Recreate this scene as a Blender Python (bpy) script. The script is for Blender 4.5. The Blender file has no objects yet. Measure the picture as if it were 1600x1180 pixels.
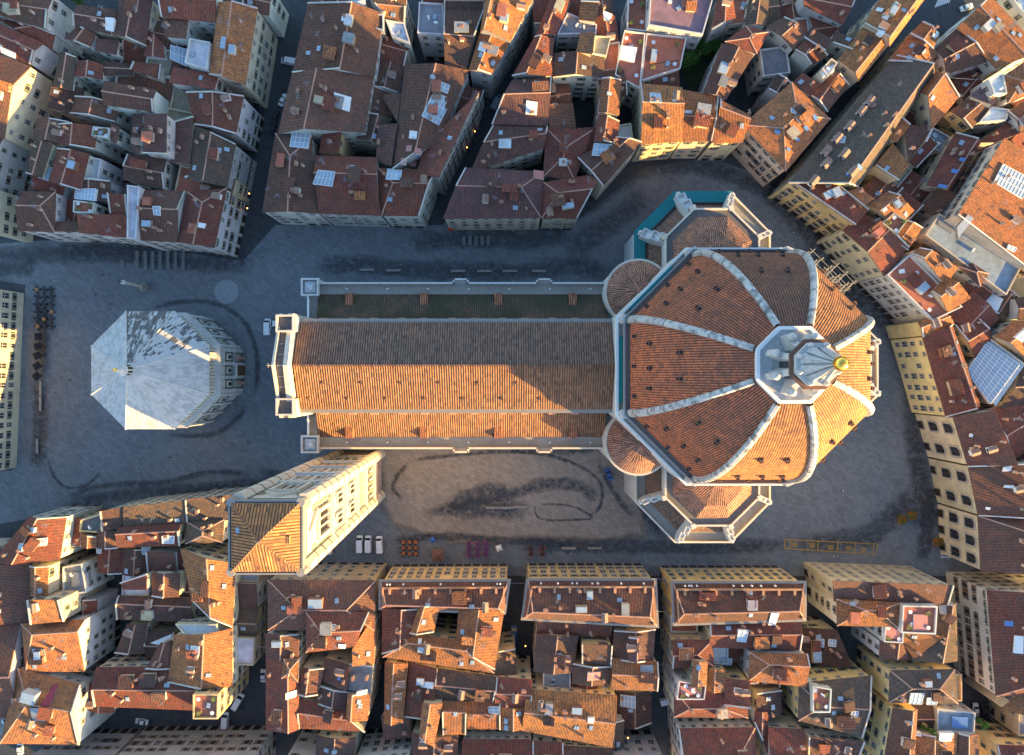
import bpy, bmesh, math, random
from mathutils import Vector, Matrix
rnd = random.Random(7)
R = math.radians
# ---------------------------------------------------------------- camera, light, exposure
CAM_H = 225.0            # metres above the piazza
FPX = 1102.0             # focal length in pixels of the 1600 px wide photograph
NX, NY = 800.0, 583.0    # point straight below the camera, in photograph pixels
SUN_AZ, SUN_EL = 32.0, 10.8   # degrees south of east, elevation
scn = bpy.context.scene
cam = bpy.data.cameras.new('camera'); cam_o = bpy.data.objects.new('camera', cam)
scn.collection.objects.link(cam_o); scn.camera = cam_o
cam_o.location = (0, 0, CAM_H); cam_o.rotation_euler = (0, 0, 0)
cam.sensor_width = 36; cam.lens = FPX * 36 / 1600; cam.clip_end = 2000; cam.clip_start = 1
cam.shift_y = -(590 - NY) / 1600
w = bpy.data.worlds.new('World'); scn.world = w; w.use_nodes = True
nt = w.node_tree; nt.nodes.clear()
sky = nt.nodes.new('ShaderNodeTexSky'); sky.sky_type = 'NISHITA'; sky.sun_disc = False
sky.sun_elevation = R(SUN_EL); sky.sun_rotation = R(90 + SUN_AZ); sky.altitude = 50; sky.air_density = 1.0; sky.dust_density = 0.7; sky.ozone_density = 2.2
bg = nt.nodes.new('ShaderNodeBackground'); bg.inputs[1].default_value = 0.14
ow = nt.nodes.new('ShaderNodeOutputWorld')
nt.links.new(sky.outputs[0], bg.inputs[0]); nt.links.new(bg.outputs[0], ow.inputs[0])
sl = bpy.data.lights.new('sun', 'SUN'); sl.energy = 5.0; sl.angle = R(0.5); sl.color = (1.0, 0.62, 0.19)
sun = bpy.data.objects.new('sun', sl); scn.collection.objects.link(sun)
sd = Vector((math.cos(R(SUN_EL)) * math.cos(R(SUN_AZ)), -math.cos(R(SUN_EL)) * math.sin(R(SUN_AZ)), math.sin(R(SUN_EL))))
sun.rotation_euler = sd.to_track_quat('Z', 'Y').to_euler(); sun.location = sd * 300
scn.view_settings.view_transform = 'Standard'; scn.view_settings.look = 'None'
scn.view_settings.gamma = 1; scn.view_settings.exposure = 2.1; scn.view_settings.use_curve_mapping = False

# ---------------------------------------------------------------- helpers
COL = scn.collection
def P(px, py, h=0.0):
    k = (CAM_H - h) / FPX
    return ((px - NX) * k, -(py - NY) * k)
def link(o, parent=None, local=False):
    COL.objects.link(o)
    if parent is not None:
        o.parent = parent
        if not local and parent.type == 'EMPTY': o.location = Vector(o.location) - parent.location
    return o
def tag(o, label=None, cat=None, group=None, kind=None):
    if label: o['label'] = label
    if cat: o['category'] = cat
    if group: o['group'] = group
    if kind: o['kind'] = kind
    return o
def empty(name, loc=(0, 0, 0), rz=0):
    o = bpy.data.objects.new(name, None); o.empty_display_size = 0.5
    o.location = loc; o.rotation_euler = (0, 0, rz); return link(o)
class MB:
    """collects faces; build() makes one mesh object"""
    def __init__(s, weld=True): s.v = []; s.f = []; s.m = []; s.uv = []; s.d = {} if weld else None; s.has_uv = False
    def vert(s, p):
        if s.d is None: s.v.append(tuple(p)); return len(s.v) - 1
        k = (round(p[0], 3), round(p[1], 3), round(p[2], 3))
        i = s.d.get(k)
        if i is None: i = len(s.v); s.d[k] = i; s.v.append(tuple(p))
        return i
    def face(s, pts, m=0, uv=None):
        ids = [s.vert(p) for p in pts]
        out = []; uo = []
        for j, i in enumerate(ids):
            if not out or (out[-1] != i): out.append(i); uo.append(uv[j] if uv else (pts[j][0], pts[j][1]))
        if len(out) > 1 and out[0] == out[-1]: out.pop(); uo.pop()
        if len(set(out)) < 3 or len(set(out)) != len(out): return
        s.f.append(out); s.m.append(m); s.uv.append(uo)
    def box(s, c, d, rz=0, m=0, top=None):
        """box centred at c (x,y) from z c[2] to c[2]+d[2]; top = scale of the upper face"""
        ca, sa = math.cos(rz), math.sin(rz); t = 1 if top is None else top
        q = []
        for z, k in ((c[2], 1), (c[2] + d[2], t)):
            for sx, sy in ((-1, -1), (1, -1), (1, 1), (-1, 1)):
                x, y = sx * d[0] / 2 * k, sy * d[1] / 2 * k
                q.append((c[0] + x * ca - y * sa, c[1] + x * sa + y * ca, z))
        for f in ((3, 2, 1, 0), (4, 5, 6, 7), (0, 1, 5, 4), (1, 2, 6, 5), (2, 3, 7, 6), (3, 0, 4, 7)): s.face([q[i] for i in f], m)
    def prism(s, poly, z0, z1, m=0, bottom=True, topf=True, mt=None):
        poly = ccw(poly); n = len(poly)
        if topf: s.face([(x, y, z1) for x, y in poly], m if mt is None else mt)
        if bottom: s.face([(x, y, z0) for x, y in reversed(poly)], m)
        for i in range(n):
            a, b = poly[i], poly[(i + 1) % n]
            L = math.hypot(b[0] - a[0], b[1] - a[1])
            s.face([(a[0], a[1], z0), (b[0], b[1], z0), (b[0], b[1], z1), (a[0], a[1], z1)], m, [(0, z0), (L, z0), (L, z1), (0, z1)])
    def loft(s, p0, z0, p1, z1, m=0):
        n = len(p0)
        for i in range(n):
            j = (i + 1) % n; a, b, c, d = p0[i], p0[j], p1[j], p1[i]
            L = math.hypot(b[0] - a[0], b[1] - a[1]); S = math.hypot(math.hypot(d[0] - a[0], d[1] - a[1]), z1 - z0)
            s.face([(*a, z0), (*b, z0), (*c, z1), (*d, z1)], m, [(0, 0), (L, 0), (L * .5 + math.hypot(c[0] - d[0], c[1] - d[1]) * .5, S), (L * .5 - math.hypot(c[0] - d[0], c[1] - d[1]) * .5, S)])
    def ring(s, outer, inner, z, m=0):
        n = len(outer)
        for i in range(n):
            j = (i + 1) % n
            s.face([(*outer[i], z), (*outer[j], z), (*inner[j], z), (*inner[i], z)], m)
    def tube(s, a, b, r0, r1=None, n=6, m=0, cap=True):
        a, b = Vector(a), Vector(b); r1 = r0 if r1 is None else r1
        d = (b - a).normalized(); e = d.orthogonal().normalized(); g = d.cross(e)
        A = [a + (e * math.cos(t) + g * math.sin(t)) * r0 for t in [2 * math.pi * i / n for i in range(n)]]
        B = [b + (e * math.cos(t) + g * math.sin(t)) * r1 for t in [2 * math.pi * i / n for i in range(n)]]
        for i in range(n):
            j = (i + 1) % n; s.face([A[i], A[j], B[j], B[i]], m)
        if cap: s.face(B, m); s.face(A[::-1], m)
    def lathe(s, c, prof, n=16, m=0):
        for k in range(len(prof) - 1):
            (r0, z0), (r1, z1) = prof[k], prof[k + 1]
            for i in range(n):
                t0, t1 = 2 * math.pi * i / n, 2 * math.pi * (i + 1) / n
                q = [(c[0] + r * math.cos(t), c[1] + r * math.sin(t), c[2] + z) for r, z, t in ((r0, z0, t0), (r0, z0, t1), (r1, z1, t1), (r1, z1, t0))]
                s.face(q, m)
    def mesh(s, name, mats, smooth=False):
        me = bpy.data.meshes.new(name); me.from_pydata(s.v, [], s.f)
        for mt in (mats if isinstance(mats, (list, tuple)) else [mats]): me.materials.append(mt)
        me.polygons.foreach_set('material_index', s.m)
        if smooth: me.polygons.foreach_set('use_smooth', [True] * len(s.f))
        l = me.uv_layers.new(name='UVMap'); fl = []
        for u in s.uv:
            for a in u: fl += [a[0], a[1]]
        l.data.foreach_set('uv', fl); me.update(); return me
    def build(s, name, mats, parent=None, color=None, smooth=False, local=False):
        o = bpy.data.objects.new(name, s.mesh(name, mats, smooth)); link(o, parent, local)
        if color: o.color = (*color, 1)
        return o
def inst(name, me, loc, rz=0, parent=None, color=None, scale=None, rot=None, local=False):
    o = bpy.data.objects.new(name, me); o.location = loc; o.rotation_euler = rot if rot is not None else (0, 0, rz)
    if scale: o.scale = scale
    if color: o.color = (*color, 1)
    return link(o, parent, local)
def area2(p): return sum(p[i][0] * p[(i + 1) % len(p)][1] - p[(i + 1) % len(p)][0] * p[i][1] for i in range(len(p)))
def ccw(p): return list(p) if area2(p) > 0 else list(reversed(p))
def inside(p, poly):
    x, y = p; c = False; n = len(poly)
    for i in range(n):
        x0, y0 = poly[i][0], poly[i][1]; x1, y1 = poly[i - 1][0], poly[i - 1][1]
        if (y0 > y) != (y1 > y) and x < (x1 - x0) * (y - y0) / (y1 - y0) + x0: c = not c
    return c
def inset(poly, d):
    """offset a CCW polygon inwards by d"""
    n = len(poly); out = []
    for i in range(n):
        a, b, c = Vector(poly[i - 1][:2]), Vector(poly[i][:2]), Vector(poly[(i + 1) % n][:2])
        e0 = (b - a); e1 = (c - b)
        if e0.length < 1e-6 or e1.length < 1e-6: out.append((b.x, b.y)); continue
        e0.normalize(); e1.normalize()
        n0 = Vector((-e0.y, e0.x)); n1 = Vector((-e1.y, e1.x)); k = 1 + n0.dot(n1)
        q = b + (n0 + n1) * (d / max(k, .35)); out.append((q.x, q.y))
    return out
def ngon(c, ap, n=8, rot=22.5):
    """regular polygon by apothem"""
    r = ap / math.cos(math.pi / n)
    return [(c[0] + r * math.cos(R(rot) + 2 * math.pi * i / n), c[1] + r * math.sin(R(rot) + 2 * math.pi * i / n)) for i in range(n)]
def clip_u(poly, a, b):
    for val, sgn in ((a, 1), (b, -1)):
        out = []
        for i in range(len(poly)):
            p, q = poly[i - 1], poly[i]
            dp, dq = (p[0] - val) * sgn, (q[0] - val) * sgn
            if (dp >= 0) != (dq >= 0):
                t = dp / (dp - dq); out.append(tuple(p[k] + (q[k] - p[k]) * t for k in range(5)))
            if dq >= 0: out.append(q)
        poly = out
        if len(poly) < 3: return []
    return poly
def tiled(B, poly, ud, pitch=0.5, amp=0.10, m=0):
    """cover a sloping polygon with real rows of cover tiles (ridges) running down the slope; ud = direction along the eave"""
    ux, uy = ud
    L = math.hypot(ux, uy); ux /= L; uy /= L
    for k in range(1, len(poly) - 1):
        tri = [poly[0], poly[k], poly[k + 1]]
        a = Vector(tri[1]) - Vector(tri[0]); b = Vector(tri[2]) - Vector(tri[0]); nn = a.cross(b)
        if nn.length < 1e-4: continue
        nn.normalize()
        if nn.z < 0: tri = [tri[0], tri[2], tri[1]]; nn = -nn
        cz = max(.25, nn.z)
        vs = [(x * ux + y * uy, (-x * uy + y * ux) / cz, x, y, z) for x, y, z in tri]
        u0, u1 = min(v[0] for v in vs), max(v[0] for v in vs)
        for i in range(math.floor(u0 / pitch), math.floor(u1 / pitch) + 1):
            for f0, f1 in ((0, .3), (.3, .6), (.6, 1)):
                c = clip_u(vs, (i + f0) * pitch, (i + f1) * pitch)
                if not c: continue
                pts = []
                for q in c:
                    t = (q[0] / pitch) - i
                    h = amp * (t / .3 if t <= .3 else (.6 - t) / .3 if t <= .6 else 0)
                    pts.append((q[2], q[3], q[4] + max(0, h)))
                B.face(pts, m, [(q[0], q[1]) for q in c])

# ---------------------------------------------------------------- materials
def mat(name):
    m = bpy.data.materials.new(name); m.use_nodes = True
    n = m.node_tree; b = n.nodes['Principled BSDF']; return m, n, b
def N(n, t, **kw):
    x = n.nodes.new(t)
    for k, v in kw.items():
        if k in x.inputs.keys() if isinstance(k, str) else False: x.inputs[k].default_value = v
        else: setattr(x, k, v)
    return x
def mixc(n, fac, a, b, mode='MIX'):
    x = n.nodes.new('ShaderNodeMix'); x.data_type = 'RGBA'; x.blend_type = mode
    for s, v in ((0, fac), (6, a), (7, b)):
        if hasattr(v, 'is_linked') or hasattr(v, 'node'): n.links.new(v, x.inputs[s])
        else: x.inputs[s].default_value = v if s == 0 else (*v, 1) if len(v) == 3 else v
    return x.outputs[2]
def ramp(n, src, p0, p1, c0=(0, 0, 0), c1=(1, 1, 1)):
    r = n.nodes.new('ShaderNodeValToRGB'); r.color_ramp.elements[0].position = p0; r.color_ramp.elements[1].position = p1
    r.color_ramp.elements[0].color = (*c0, 1); r.color_ramp.elements[1].color = (*c1, 1)
    n.links.new(src, r.inputs[0]); return r.outputs[0]
def noise(n, scale, det=4, coord='Object', rough=.6, vec=None):
    t = n.nodes.new('ShaderNodeTexNoise'); t.inputs['Scale'].default_value = scale; t.inputs['Detail'].default_value = det; t.inputs['Roughness'].default_value = rough
    if vec is None:
        c = n.nodes.new('ShaderNodeTexCoord'); vec = c.outputs[coord]
    n.links.new(vec, t.inputs['Vector']); return t.outputs['Fac']
def geo_pos(n): return n.nodes.new('ShaderNodeNewGeometry').outputs['Position']
def simple(name, col, rough=.8, metal=0, var=.25, scale=.7, spec=.3):
    m, n, b = mat(name)
    f = noise(n, scale, 5, vec=geo_pos(n))
    c = mixc(n, f, tuple(x * (1 - var) for x in col), tuple(min(1, x * (1 + var)) for x in col))
    n.links.new(c, b.inputs['Base Color']); b.inputs['Roughness'].default_value = rough; b.inputs['Metallic'].default_value = metal
    b.inputs['Specular IOR Level'].default_value = spec; return m
def tinted(name, rough=.85, var=.3, scale=.6, grime=.35, spec=.2):
    """colour comes from the object; weathering from noise"""
    m, n, b = mat(name)
    oi = n.nodes.new('ShaderNodeObjectInfo'); g = geo_pos(n)
    f = noise(n, scale, 6, vec=g); f2 = noise(n, scale * .22, 4, vec=g)
    c = mixc(n, ramp(n, f, .3, .7), oi.outputs['Color'], (1 - var,) * 3, 'MULTIPLY') if False else None
    k = n.nodes.new('ShaderNodeMapRange'); k.inputs[1].default_value = .25; k.inputs[2].default_value = .75; k.inputs[3].default_value = 1 - var; k.inputs[4].default_value = 1 + var * .6
    n.links.new(f, k.inputs[0])
    hv = n.nodes.new('ShaderNodeHueSaturation'); n.links.new(oi.outputs['Color'], hv.inputs['Color']); n.links.new(k.outputs[0], hv.inputs['Value'])
    c = mixc(n, ramp(n, f2, .5, .75, (0, 0, 0), (grime,) * 3), hv.outputs[0], (.07, .065, .06))
    n.links.new(c, b.inputs['Base Color']); b.inputs['Roughness'].default_value = rough; b.inputs['Specular IOR Level'].default_value = spec
    return m
def tile_mat(name, pitch=.5, course=.42, moss=.45, blotch=.55, mossc=(.105, .095, .068)):
    m, n, b = mat(name)
    oi = n.nodes.new('ShaderNodeObjectInfo'); uv = n.nodes.new('ShaderNodeUVMap')
    sx = n.nodes.new('ShaderNodeVectorMath'); sx.operation = 'MULTIPLY'; sx.inputs[1].default_value = (1 / pitch, 1 / course, 1)
    fl = n.nodes.new('ShaderNodeVectorMath'); fl.operation = 'FLOOR'
    n.links.new(uv.outputs[0], sx.inputs[0]); n.links.new(sx.outputs[0], fl.inputs[0])
    wn = n.nodes.new('ShaderNodeTexWhiteNoise'); wn.noise_dimensions = '3D'; n.links.new(fl.outputs[0], wn.inputs['Vector'])
    g = geo_pos(n)
    big = noise(n, .11, 5, vec=g); mid = noise(n, .55, 6, vec=g, rough=.7); fine = noise(n, 2.2, 4, vec=g)
    hv = n.nodes.new('ShaderNodeHueSaturation')
    mr = n.nodes.new('ShaderNodeMapRange'); mr.inputs[3].default_value = .75; mr.inputs[4].default_value = 1.28; n.links.new(wn.outputs['Value'], mr.inputs[0])
    n.links.new(mr.outputs[0], hv.inputs['Value']); n.links.new(oi.outputs['Color'], hv.inputs['Color'])
    warm = noise(n, .33, 5, vec=g, rough=.75); wv = n.nodes.new('ShaderNodeTexWhiteNoise'); wv.noise_dimensions = '3D'; sh_ = n.nodes.new('ShaderNodeVectorMath'); sh_.inputs[1].default_value = (37.3, 11.1, 5); n.links.new(fl.outputs[0], sh_.inputs[0]); n.links.new(sh_.outputs[0], wv.inputs['Vector'])
    c = mixc(n, ramp(n, warm, .5, .68, (0, 0, 0), (.55,) * 3), hv.outputs[0], mixc(n, .6, oi.outputs['Color'], (.52, .19, .09)))
    c = mixc(n, ramp(n, wv.outputs['Value'], .93, .95, (0, 0, 0), (.6,) * 3), c, (.09, .065, .055))
    c = mixc(n, ramp(n, mid, .42, .66, (0, 0, 0), (blotch,) * 3), c, (.105, .08, .07))
    c = mixc(n, ramp(n, big, .52 if moss < .8 else .42, .72 if moss < .8 else .6, (0, 0, 0), (moss,) * 3), c, mossc)
    c = mixc(n, ramp(n, fine, .62, .75, (0, 0, 0), (.35,) * 3), c, (.36, .30, .25))
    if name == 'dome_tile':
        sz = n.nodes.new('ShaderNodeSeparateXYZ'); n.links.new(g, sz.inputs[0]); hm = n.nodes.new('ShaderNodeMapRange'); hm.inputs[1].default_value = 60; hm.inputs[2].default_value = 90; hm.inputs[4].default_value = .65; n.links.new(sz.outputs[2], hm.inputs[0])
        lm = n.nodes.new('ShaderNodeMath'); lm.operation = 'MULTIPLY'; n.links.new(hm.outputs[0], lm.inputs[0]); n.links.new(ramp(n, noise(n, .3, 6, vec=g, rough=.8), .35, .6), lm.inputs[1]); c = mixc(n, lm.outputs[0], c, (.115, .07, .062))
    # dark line at the end of every course
    fr = n.nodes.new('ShaderNodeVectorMath'); fr.operation = 'FRACTION'; n.links.new(sx.outputs[0], fr.inputs[0])
    sp = n.nodes.new('ShaderNodeSeparateXYZ'); n.links.new(fr.outputs[0], sp.inputs[0])
    gap = ramp(n, sp.outputs[0], .6, .66, (0, 0, 0), (.85, .85, .85))
    c = mixc(n, gap, c, (.045, .03, .026))
    n.links.new(c, b.inputs['Base Color']); b.inputs['Roughness'].default_value = .9; b.inputs['Specular IOR Level'].default_value = .15
    bp = n.nodes.new('ShaderNodeBump'); bp.inputs['Strength'].default_value = .2; bp.inputs['Distance'].default_value = .05
    n.links.new(sp.outputs[1], bp.inputs['Height']); n.links.new(bp.outputs[0], b.inputs['Normal'])
    return m
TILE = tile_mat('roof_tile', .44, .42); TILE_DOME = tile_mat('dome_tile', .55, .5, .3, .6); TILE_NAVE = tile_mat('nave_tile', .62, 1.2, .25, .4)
TILE_MOSS = tile_mat('mossy_tile', .62, .6, .85, .9, (.045, .055, .028))
PLASTER = tinted('plaster', .9, .22, .35, .35)
FLAT = tinted('flat_roofing', .85, .3, .5, .45)
PAINT = tinted('vehicle_paint', .25, .02, .5, 0, .5)
CLOTH = tinted('cloth', .9, .15, 2, 0)
MARBLE = simple('white_marble', (.50, .49, .47), .6, 0, .35, .9)
MARBLE_W = simple('warm_marble', (.58, .51, .42), .65, 0, .25, .8)
GREENST = simple('green_serpentine', (.09, .12, .10), .5, 0, .3, 1)
PINKST = simple('pink_marble', (.42, .24, .18), .6, 0, .25, 1)
STONE = simple('grey_sandstone', (.27, .25, .22), .85, 0, .3, .8)
STONE_D = simple('dark_sandstone', (.13, .12, .115), .9, 0, .35, .8)
FRAME = simple('window_stone', (.36, .32, .27), .8, 0, .2, 2)
PANE = simple('window_glass', (.025, .03, .038), .12, 0, .4, .5, .6)
VOID = simple('dark_opening', (.02, .018, .017), .9)
SHUT_G = simple('green_shutter', (.05, .075, .055), .7)
SHUT_B = simple('brown_shutter', (.10, .055, .035), .7)
SKYL = simple('skylight_glass', (.30, .38, .45), .15, 0, .3, .6, .7)
METAL = simple('grey_metal', (.30, .32, .34), .45, .6, .2, 2)
WHITE = simple('white_paint', (.72, .72, .70), .6, 0, .12, 1)
TEAL = simple('teal_sheeting', (.012, .16, .17), .6, 0, .15, .8)
GOLD = simple('gilded_copper', (.95, .55, .10), .3, .9, .15, 2)
LEAD = simple('weathered_marble', (.46, .47, .48), .6, 0, .5, 1.0)
BRICKC = simple('brick_cornice', (.16, .085, .06), .9, 0, .3, 1.5)
RUBBER = simple('tyre_rubber', (.02, .02, .02), .8)
CHROME = simple('lamp_glass', (.6, .6, .58), .2, .2)
WOODM = simple('brown_wood', (.16, .08, .045), .6)
DARKM = simple('dark_metal', (.035, .035, .04), .5, .5)
LEAFG = simple('foliage_green', (.10, .22, .04), .8, 0, .5, 3)
LEAFY = simple('foliage_yellow', (.22, .18, .03), .8, 0, .5, 3)
REDF = simple('red_flowers', (.6, .06, .03), .8, 0, .4, 3)
TERRA = simple('terracotta_pot', (.30, .15, .10), .8, 0, .4, 1)
SKIN = simple('skin', (.45, .28, .2), .7)
def weathered(name, base, dark, p0, p1):
    m, n, b = mat(name)
    uv = n.nodes.new('ShaderNodeUVMap')
    br = n.nodes.new('ShaderNodeTexBrick'); br.inputs['Scale'].default_value = 1; br.inputs['Brick Width'].default_value = .5; br.inputs['Row Height'].default_value = 1.7
    br.inputs['Mortar Size'].default_value = .03; br.inputs['Color1'].default_value = (1, 1, 1, 1); br.inputs['Color2'].default_value = (0, 0, 0, 1); br.inputs['Mortar'].default_value = (.3, .3, .3, 1)
    mp = n.nodes.new('ShaderNodeMapping'); mp.inputs['Rotation'].default_value = (0, 0, 0)
    n.links.new(uv.outputs[0], mp.inputs[0]); n.links.new(mp.outputs[0], br.inputs[0])
    f = noise(n, .35, 5, vec=geo_pos(n)); f2 = noise(n, 1.5, 5, vec=geo_pos(n))
    a = n.nodes.new('ShaderNodeMath'); a.operation = 'MULTIPLY_ADD'; a.inputs[1].default_value = .38; n.links.new(br.outputs['Color'], a.inputs[0]); n.links.new(f, a.inputs[2])
    c0 = mixc(n, f2, tuple(x * .75 for x in base), tuple(min(1, x * 1.2) for x in base))
    c = mixc(n, ramp(n, a.outputs[0], p0, p1), c0, dark)
    c = mixc(n, ramp(n, br.outputs['Fac'], .2, .8, (0, 0, 0), (.35,) * 3), c, (.15, .15, .15))
    n.links.new(c, b.inputs['Base Color']); b.inputs['Roughness'].default_value = .55; return m
SLAB = weathered('marble_slab', (.47, .47, .47), (.30, .31, .32), .6, .9)
SLAB_D = weathered('blackened_marble_slab', (.44, .44, .44), (.05, .05, .055), .52, .76)
RIB = weathered('rib_marble', (.50, .49, .47), (.14, .14, .14), .62, .9)
def paving(name, c0, c1, c2):
    m, n, b = mat(name); g = geo_pos(n)
    br = n.nodes.new('ShaderNodeTexBrick'); br.inputs['Scale'].default_value = 1; br.inputs['Brick Width'].default_value = 1.7; br.inputs['Row Height'].default_value = .85
    br.inputs['Mortar Size'].default_value = .05; br.inputs['Color1'].default_value = (.3, .3, .3, 1); br.inputs['Color2'].default_value = (.68, .68, .68, 1); br.inputs['Mortar'].default_value = (.1, .1, .1, 1)
    mp = n.nodes.new('ShaderNodeMapping'); mp.inputs['Rotation'].default_value = (0, 0, R(38)); n.links.new(g, mp.inputs[0]); n.links.new(mp.outputs[0], br.inputs[0])
    big = noise(n, .022, 6, vec=g, rough=.65); mid = noise(n, .16, 6, vec=g, rough=.7); fine = noise(n, 1.6, 5, vec=g, rough=.75)
    c = mixc(n, ramp(n, big, .35, .65), c0, c1)
    c = mixc(n, ramp(n, mid, .55, .8, (0, 0, 0), (.5,) * 3), c, c2)
    c = mixc(n, ramp(n, mid, .2, .42, (.45,) * 3, (0, 0, 0)), c, tuple(x * .6 for x in c0))
    c = mixc(n, ramp(n, fine, .63, .78, (0, 0, 0), (.45,) * 3), c, tuple(x * 1.7 for x in c2))
    c = mixc(n, .4, c, br.outputs['Color'], 'OVERLAY')
    spk = noise(n, 3.6, 3, vec=g, rough=.8); med = noise(n, .45, 6, vec=g, rough=.8)
    c = mixc(n, ramp(n, med, .56, .72, (0, 0, 0), (.55,) * 3), c, tuple(x * 1.55 for x in c1)); c = mixc(n, ramp(n, med, .3, .43, (.55,) * 3, (0, 0, 0)), c, tuple(x * .55 for x in c0))
    c = mixc(n, ramp(n, spk, .68, .74, (0, 0, 0), (.6,) * 3), c, tuple(x * 2.0 for x in c2))
    n.links.new(c, b.inputs['Base Color']); b.inputs['Roughness'].default_value = .75; b.inputs['Specular IOR Level'].default_value = .3
    bp = n.nodes.new('ShaderNodeBump'); bp.inputs['Strength'].default_value = .4; bp.inputs['Distance'].default_value = .03
    n.links.new(fine, bp.inputs['Height']); n.links.new(bp.outputs[0], b.inputs['Normal']); return m
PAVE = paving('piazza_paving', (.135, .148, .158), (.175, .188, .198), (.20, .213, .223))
PAVE_W = paving('dry_bounce_lit_paving', (.255, .21, .17), (.30, .25, .205), (.33, .28, .235))  # light bounced off the bell tower put into the colour, over drier stone
ASPH = paving('street_paving', (.045, .05, .055), (.06, .065, .07), (.08, .083, .086))
def stain_mat():
    m, n, b = mat('wet_pavement_stain')
    at = n.nodes.new('ShaderNodeAttribute'); at.attribute_name = 'a'
    g = geo_pos(n); f = noise(n, .55, 6, vec=g, rough=.75); f2 = noise(n, 2.5, 4, vec=g)
    s = n.nodes.new('ShaderNodeMath'); s.operation = 'MULTIPLY_ADD'; s.inputs[1].default_value = 1.1; n.links.new(f, s.inputs[0]); n.links.new(at.outputs['Fac'], s.inputs[2])
    s2 = n.nodes.new('ShaderNodeMath'); s2.operation = 'MULTIPLY_ADD'; s2.inputs[1].default_value = .35; n.links.new(f2, s2.inputs[0]); n.links.new(s.outputs[0], s2.inputs[2])
    q1 = n.nodes.new('ShaderNodeMath'); q1.operation = 'MULTIPLY'; n.links.new(at.outputs['Fac'], q1.inputs[0]); n.links.new(ramp(n, f, .36, .62, (.12,) * 3, (1,) * 3), q1.inputs[1])
    mk = ramp(n, q1.outputs[0], .02, .7, (0, 0, 0), (.85,) * 3)
    tr = n.nodes.new('ShaderNodeBsdfTransparent'); mx = n.nodes.new('ShaderNodeMixShader')
    b.inputs['Base Color'].default_value = (.05, .053, .058, 1); b.inputs['Roughness'].default_value = .5
    n.links.new(mk, mx.inputs[0]); n.links.new(tr.outputs[0], mx.inputs[1]); n.links.new(b.outputs[0], mx.inputs[2])
    n.links.new(mx.outputs[0], n.nodes['Material Output'].inputs[0]); return m
STAIN = stain_mat()
def fade_edges(m):
    n = m.node_tree; b = n.nodes['Principled BSDF']; at = n.nodes.new('ShaderNodeAttribute'); at.attribute_name = 'a'; f = noise(n, .12, 6, vec=geo_pos(n), rough=.7)
    q = n.nodes.new('ShaderNodeMath'); q.operation = 'MULTIPLY_ADD'; q.inputs[1].default_value = .9; n.links.new(f, q.inputs[0]); n.links.new(at.outputs['Fac'], q.inputs[2])
    tr = n.nodes.new('ShaderNodeBsdfTransparent'); mx = n.nodes.new('ShaderNodeMixShader'); n.links.new(ramp(n, q.outputs[0], .55, 1.3), mx.inputs[0]); n.links.new(tr.outputs[0], mx.inputs[1]); n.links.new(b.outputs[0], mx.inputs[2]); n.links.new(mx.outputs[0], n.nodes['Material Output'].inputs[0])
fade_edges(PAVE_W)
YLINE = simple('yellow_line_paint', (.42, .25, .05), .8, 0, .4, 1.5)
WLINE = simple('white_line_paint', (.6, .6, .6), .8, 0, .3, 1.5)
GRASS = simple('garden_ground', (.05, .07, .03), .95, 0, .5, .6)
LAMPE, _n, _b = mat('warm_lamp'); _b.inputs['Emission Color'].default_value = (1, .45, .1, 1); _b.inputs['Emission Strength'].default_value = 1.2
# ---------------------------------------------------------------- ground
B = MB(); B.face([(-700, -700, 0), (700, -700, 0), (700, 700, 0), (-700, 700, 0)])
tag(B.build('ground', ASPH), kind='structure')
def sheet(name, pts, mt, z):
    B = MB(); B.face([(*P(x, y, 0), z) for x, y in reversed(pts)] if area2(pts) > 0 else [(*P(x, y, 0), z) for x, y in pts])
    return tag(B.build(name, mt), kind='structure')
sheet('piazza_pavement', [(-60, 385), (120, 372), (380, 408), (430, 352), (690, 352), (700, 345), (900, 345), (960, 300), (1010, 262), (1110, 246), (1190, 275), (1290, 385), (1400, 500), (1440, 640), (1480, 780), (1505, 850), (1560, 880), (1480, 900), (600, 900), (420, 905), (330, 790), (100, 800), (-60, 830), (-60, 740), (20, 735), (40, 445), (-60, 430)], PAVE, .004)
beige = [P(x, y) for x, y in [(585, 680), (960, 690), (1000, 740), (1015, 790), (1020, 850), (880, 858), (700, 855), (605, 830), (585, 790)]]; beige = ccw(beige); beige_in = inset(beige, 7)
me = bpy.data.meshes.new('dry_bounce_lit_pavement'); nd = len(beige); me.from_pydata([(*p, .008) for p in beige] + [(*p, .008) for p in beige_in], [], [tuple(range(nd, 2 * nd))] + [(k, (k + 1) % nd, nd + (k + 1) % nd, nd + k) for k in range(nd)])
me.attributes.new('a', 'FLOAT', 'POINT').data.foreach_set('value', [0] * nd + [1] * nd); me.materials.append(PAVE_W); tag(link(bpy.data.objects.new('dry_bounce_lit_pavement', me)), kind='structure')
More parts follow.
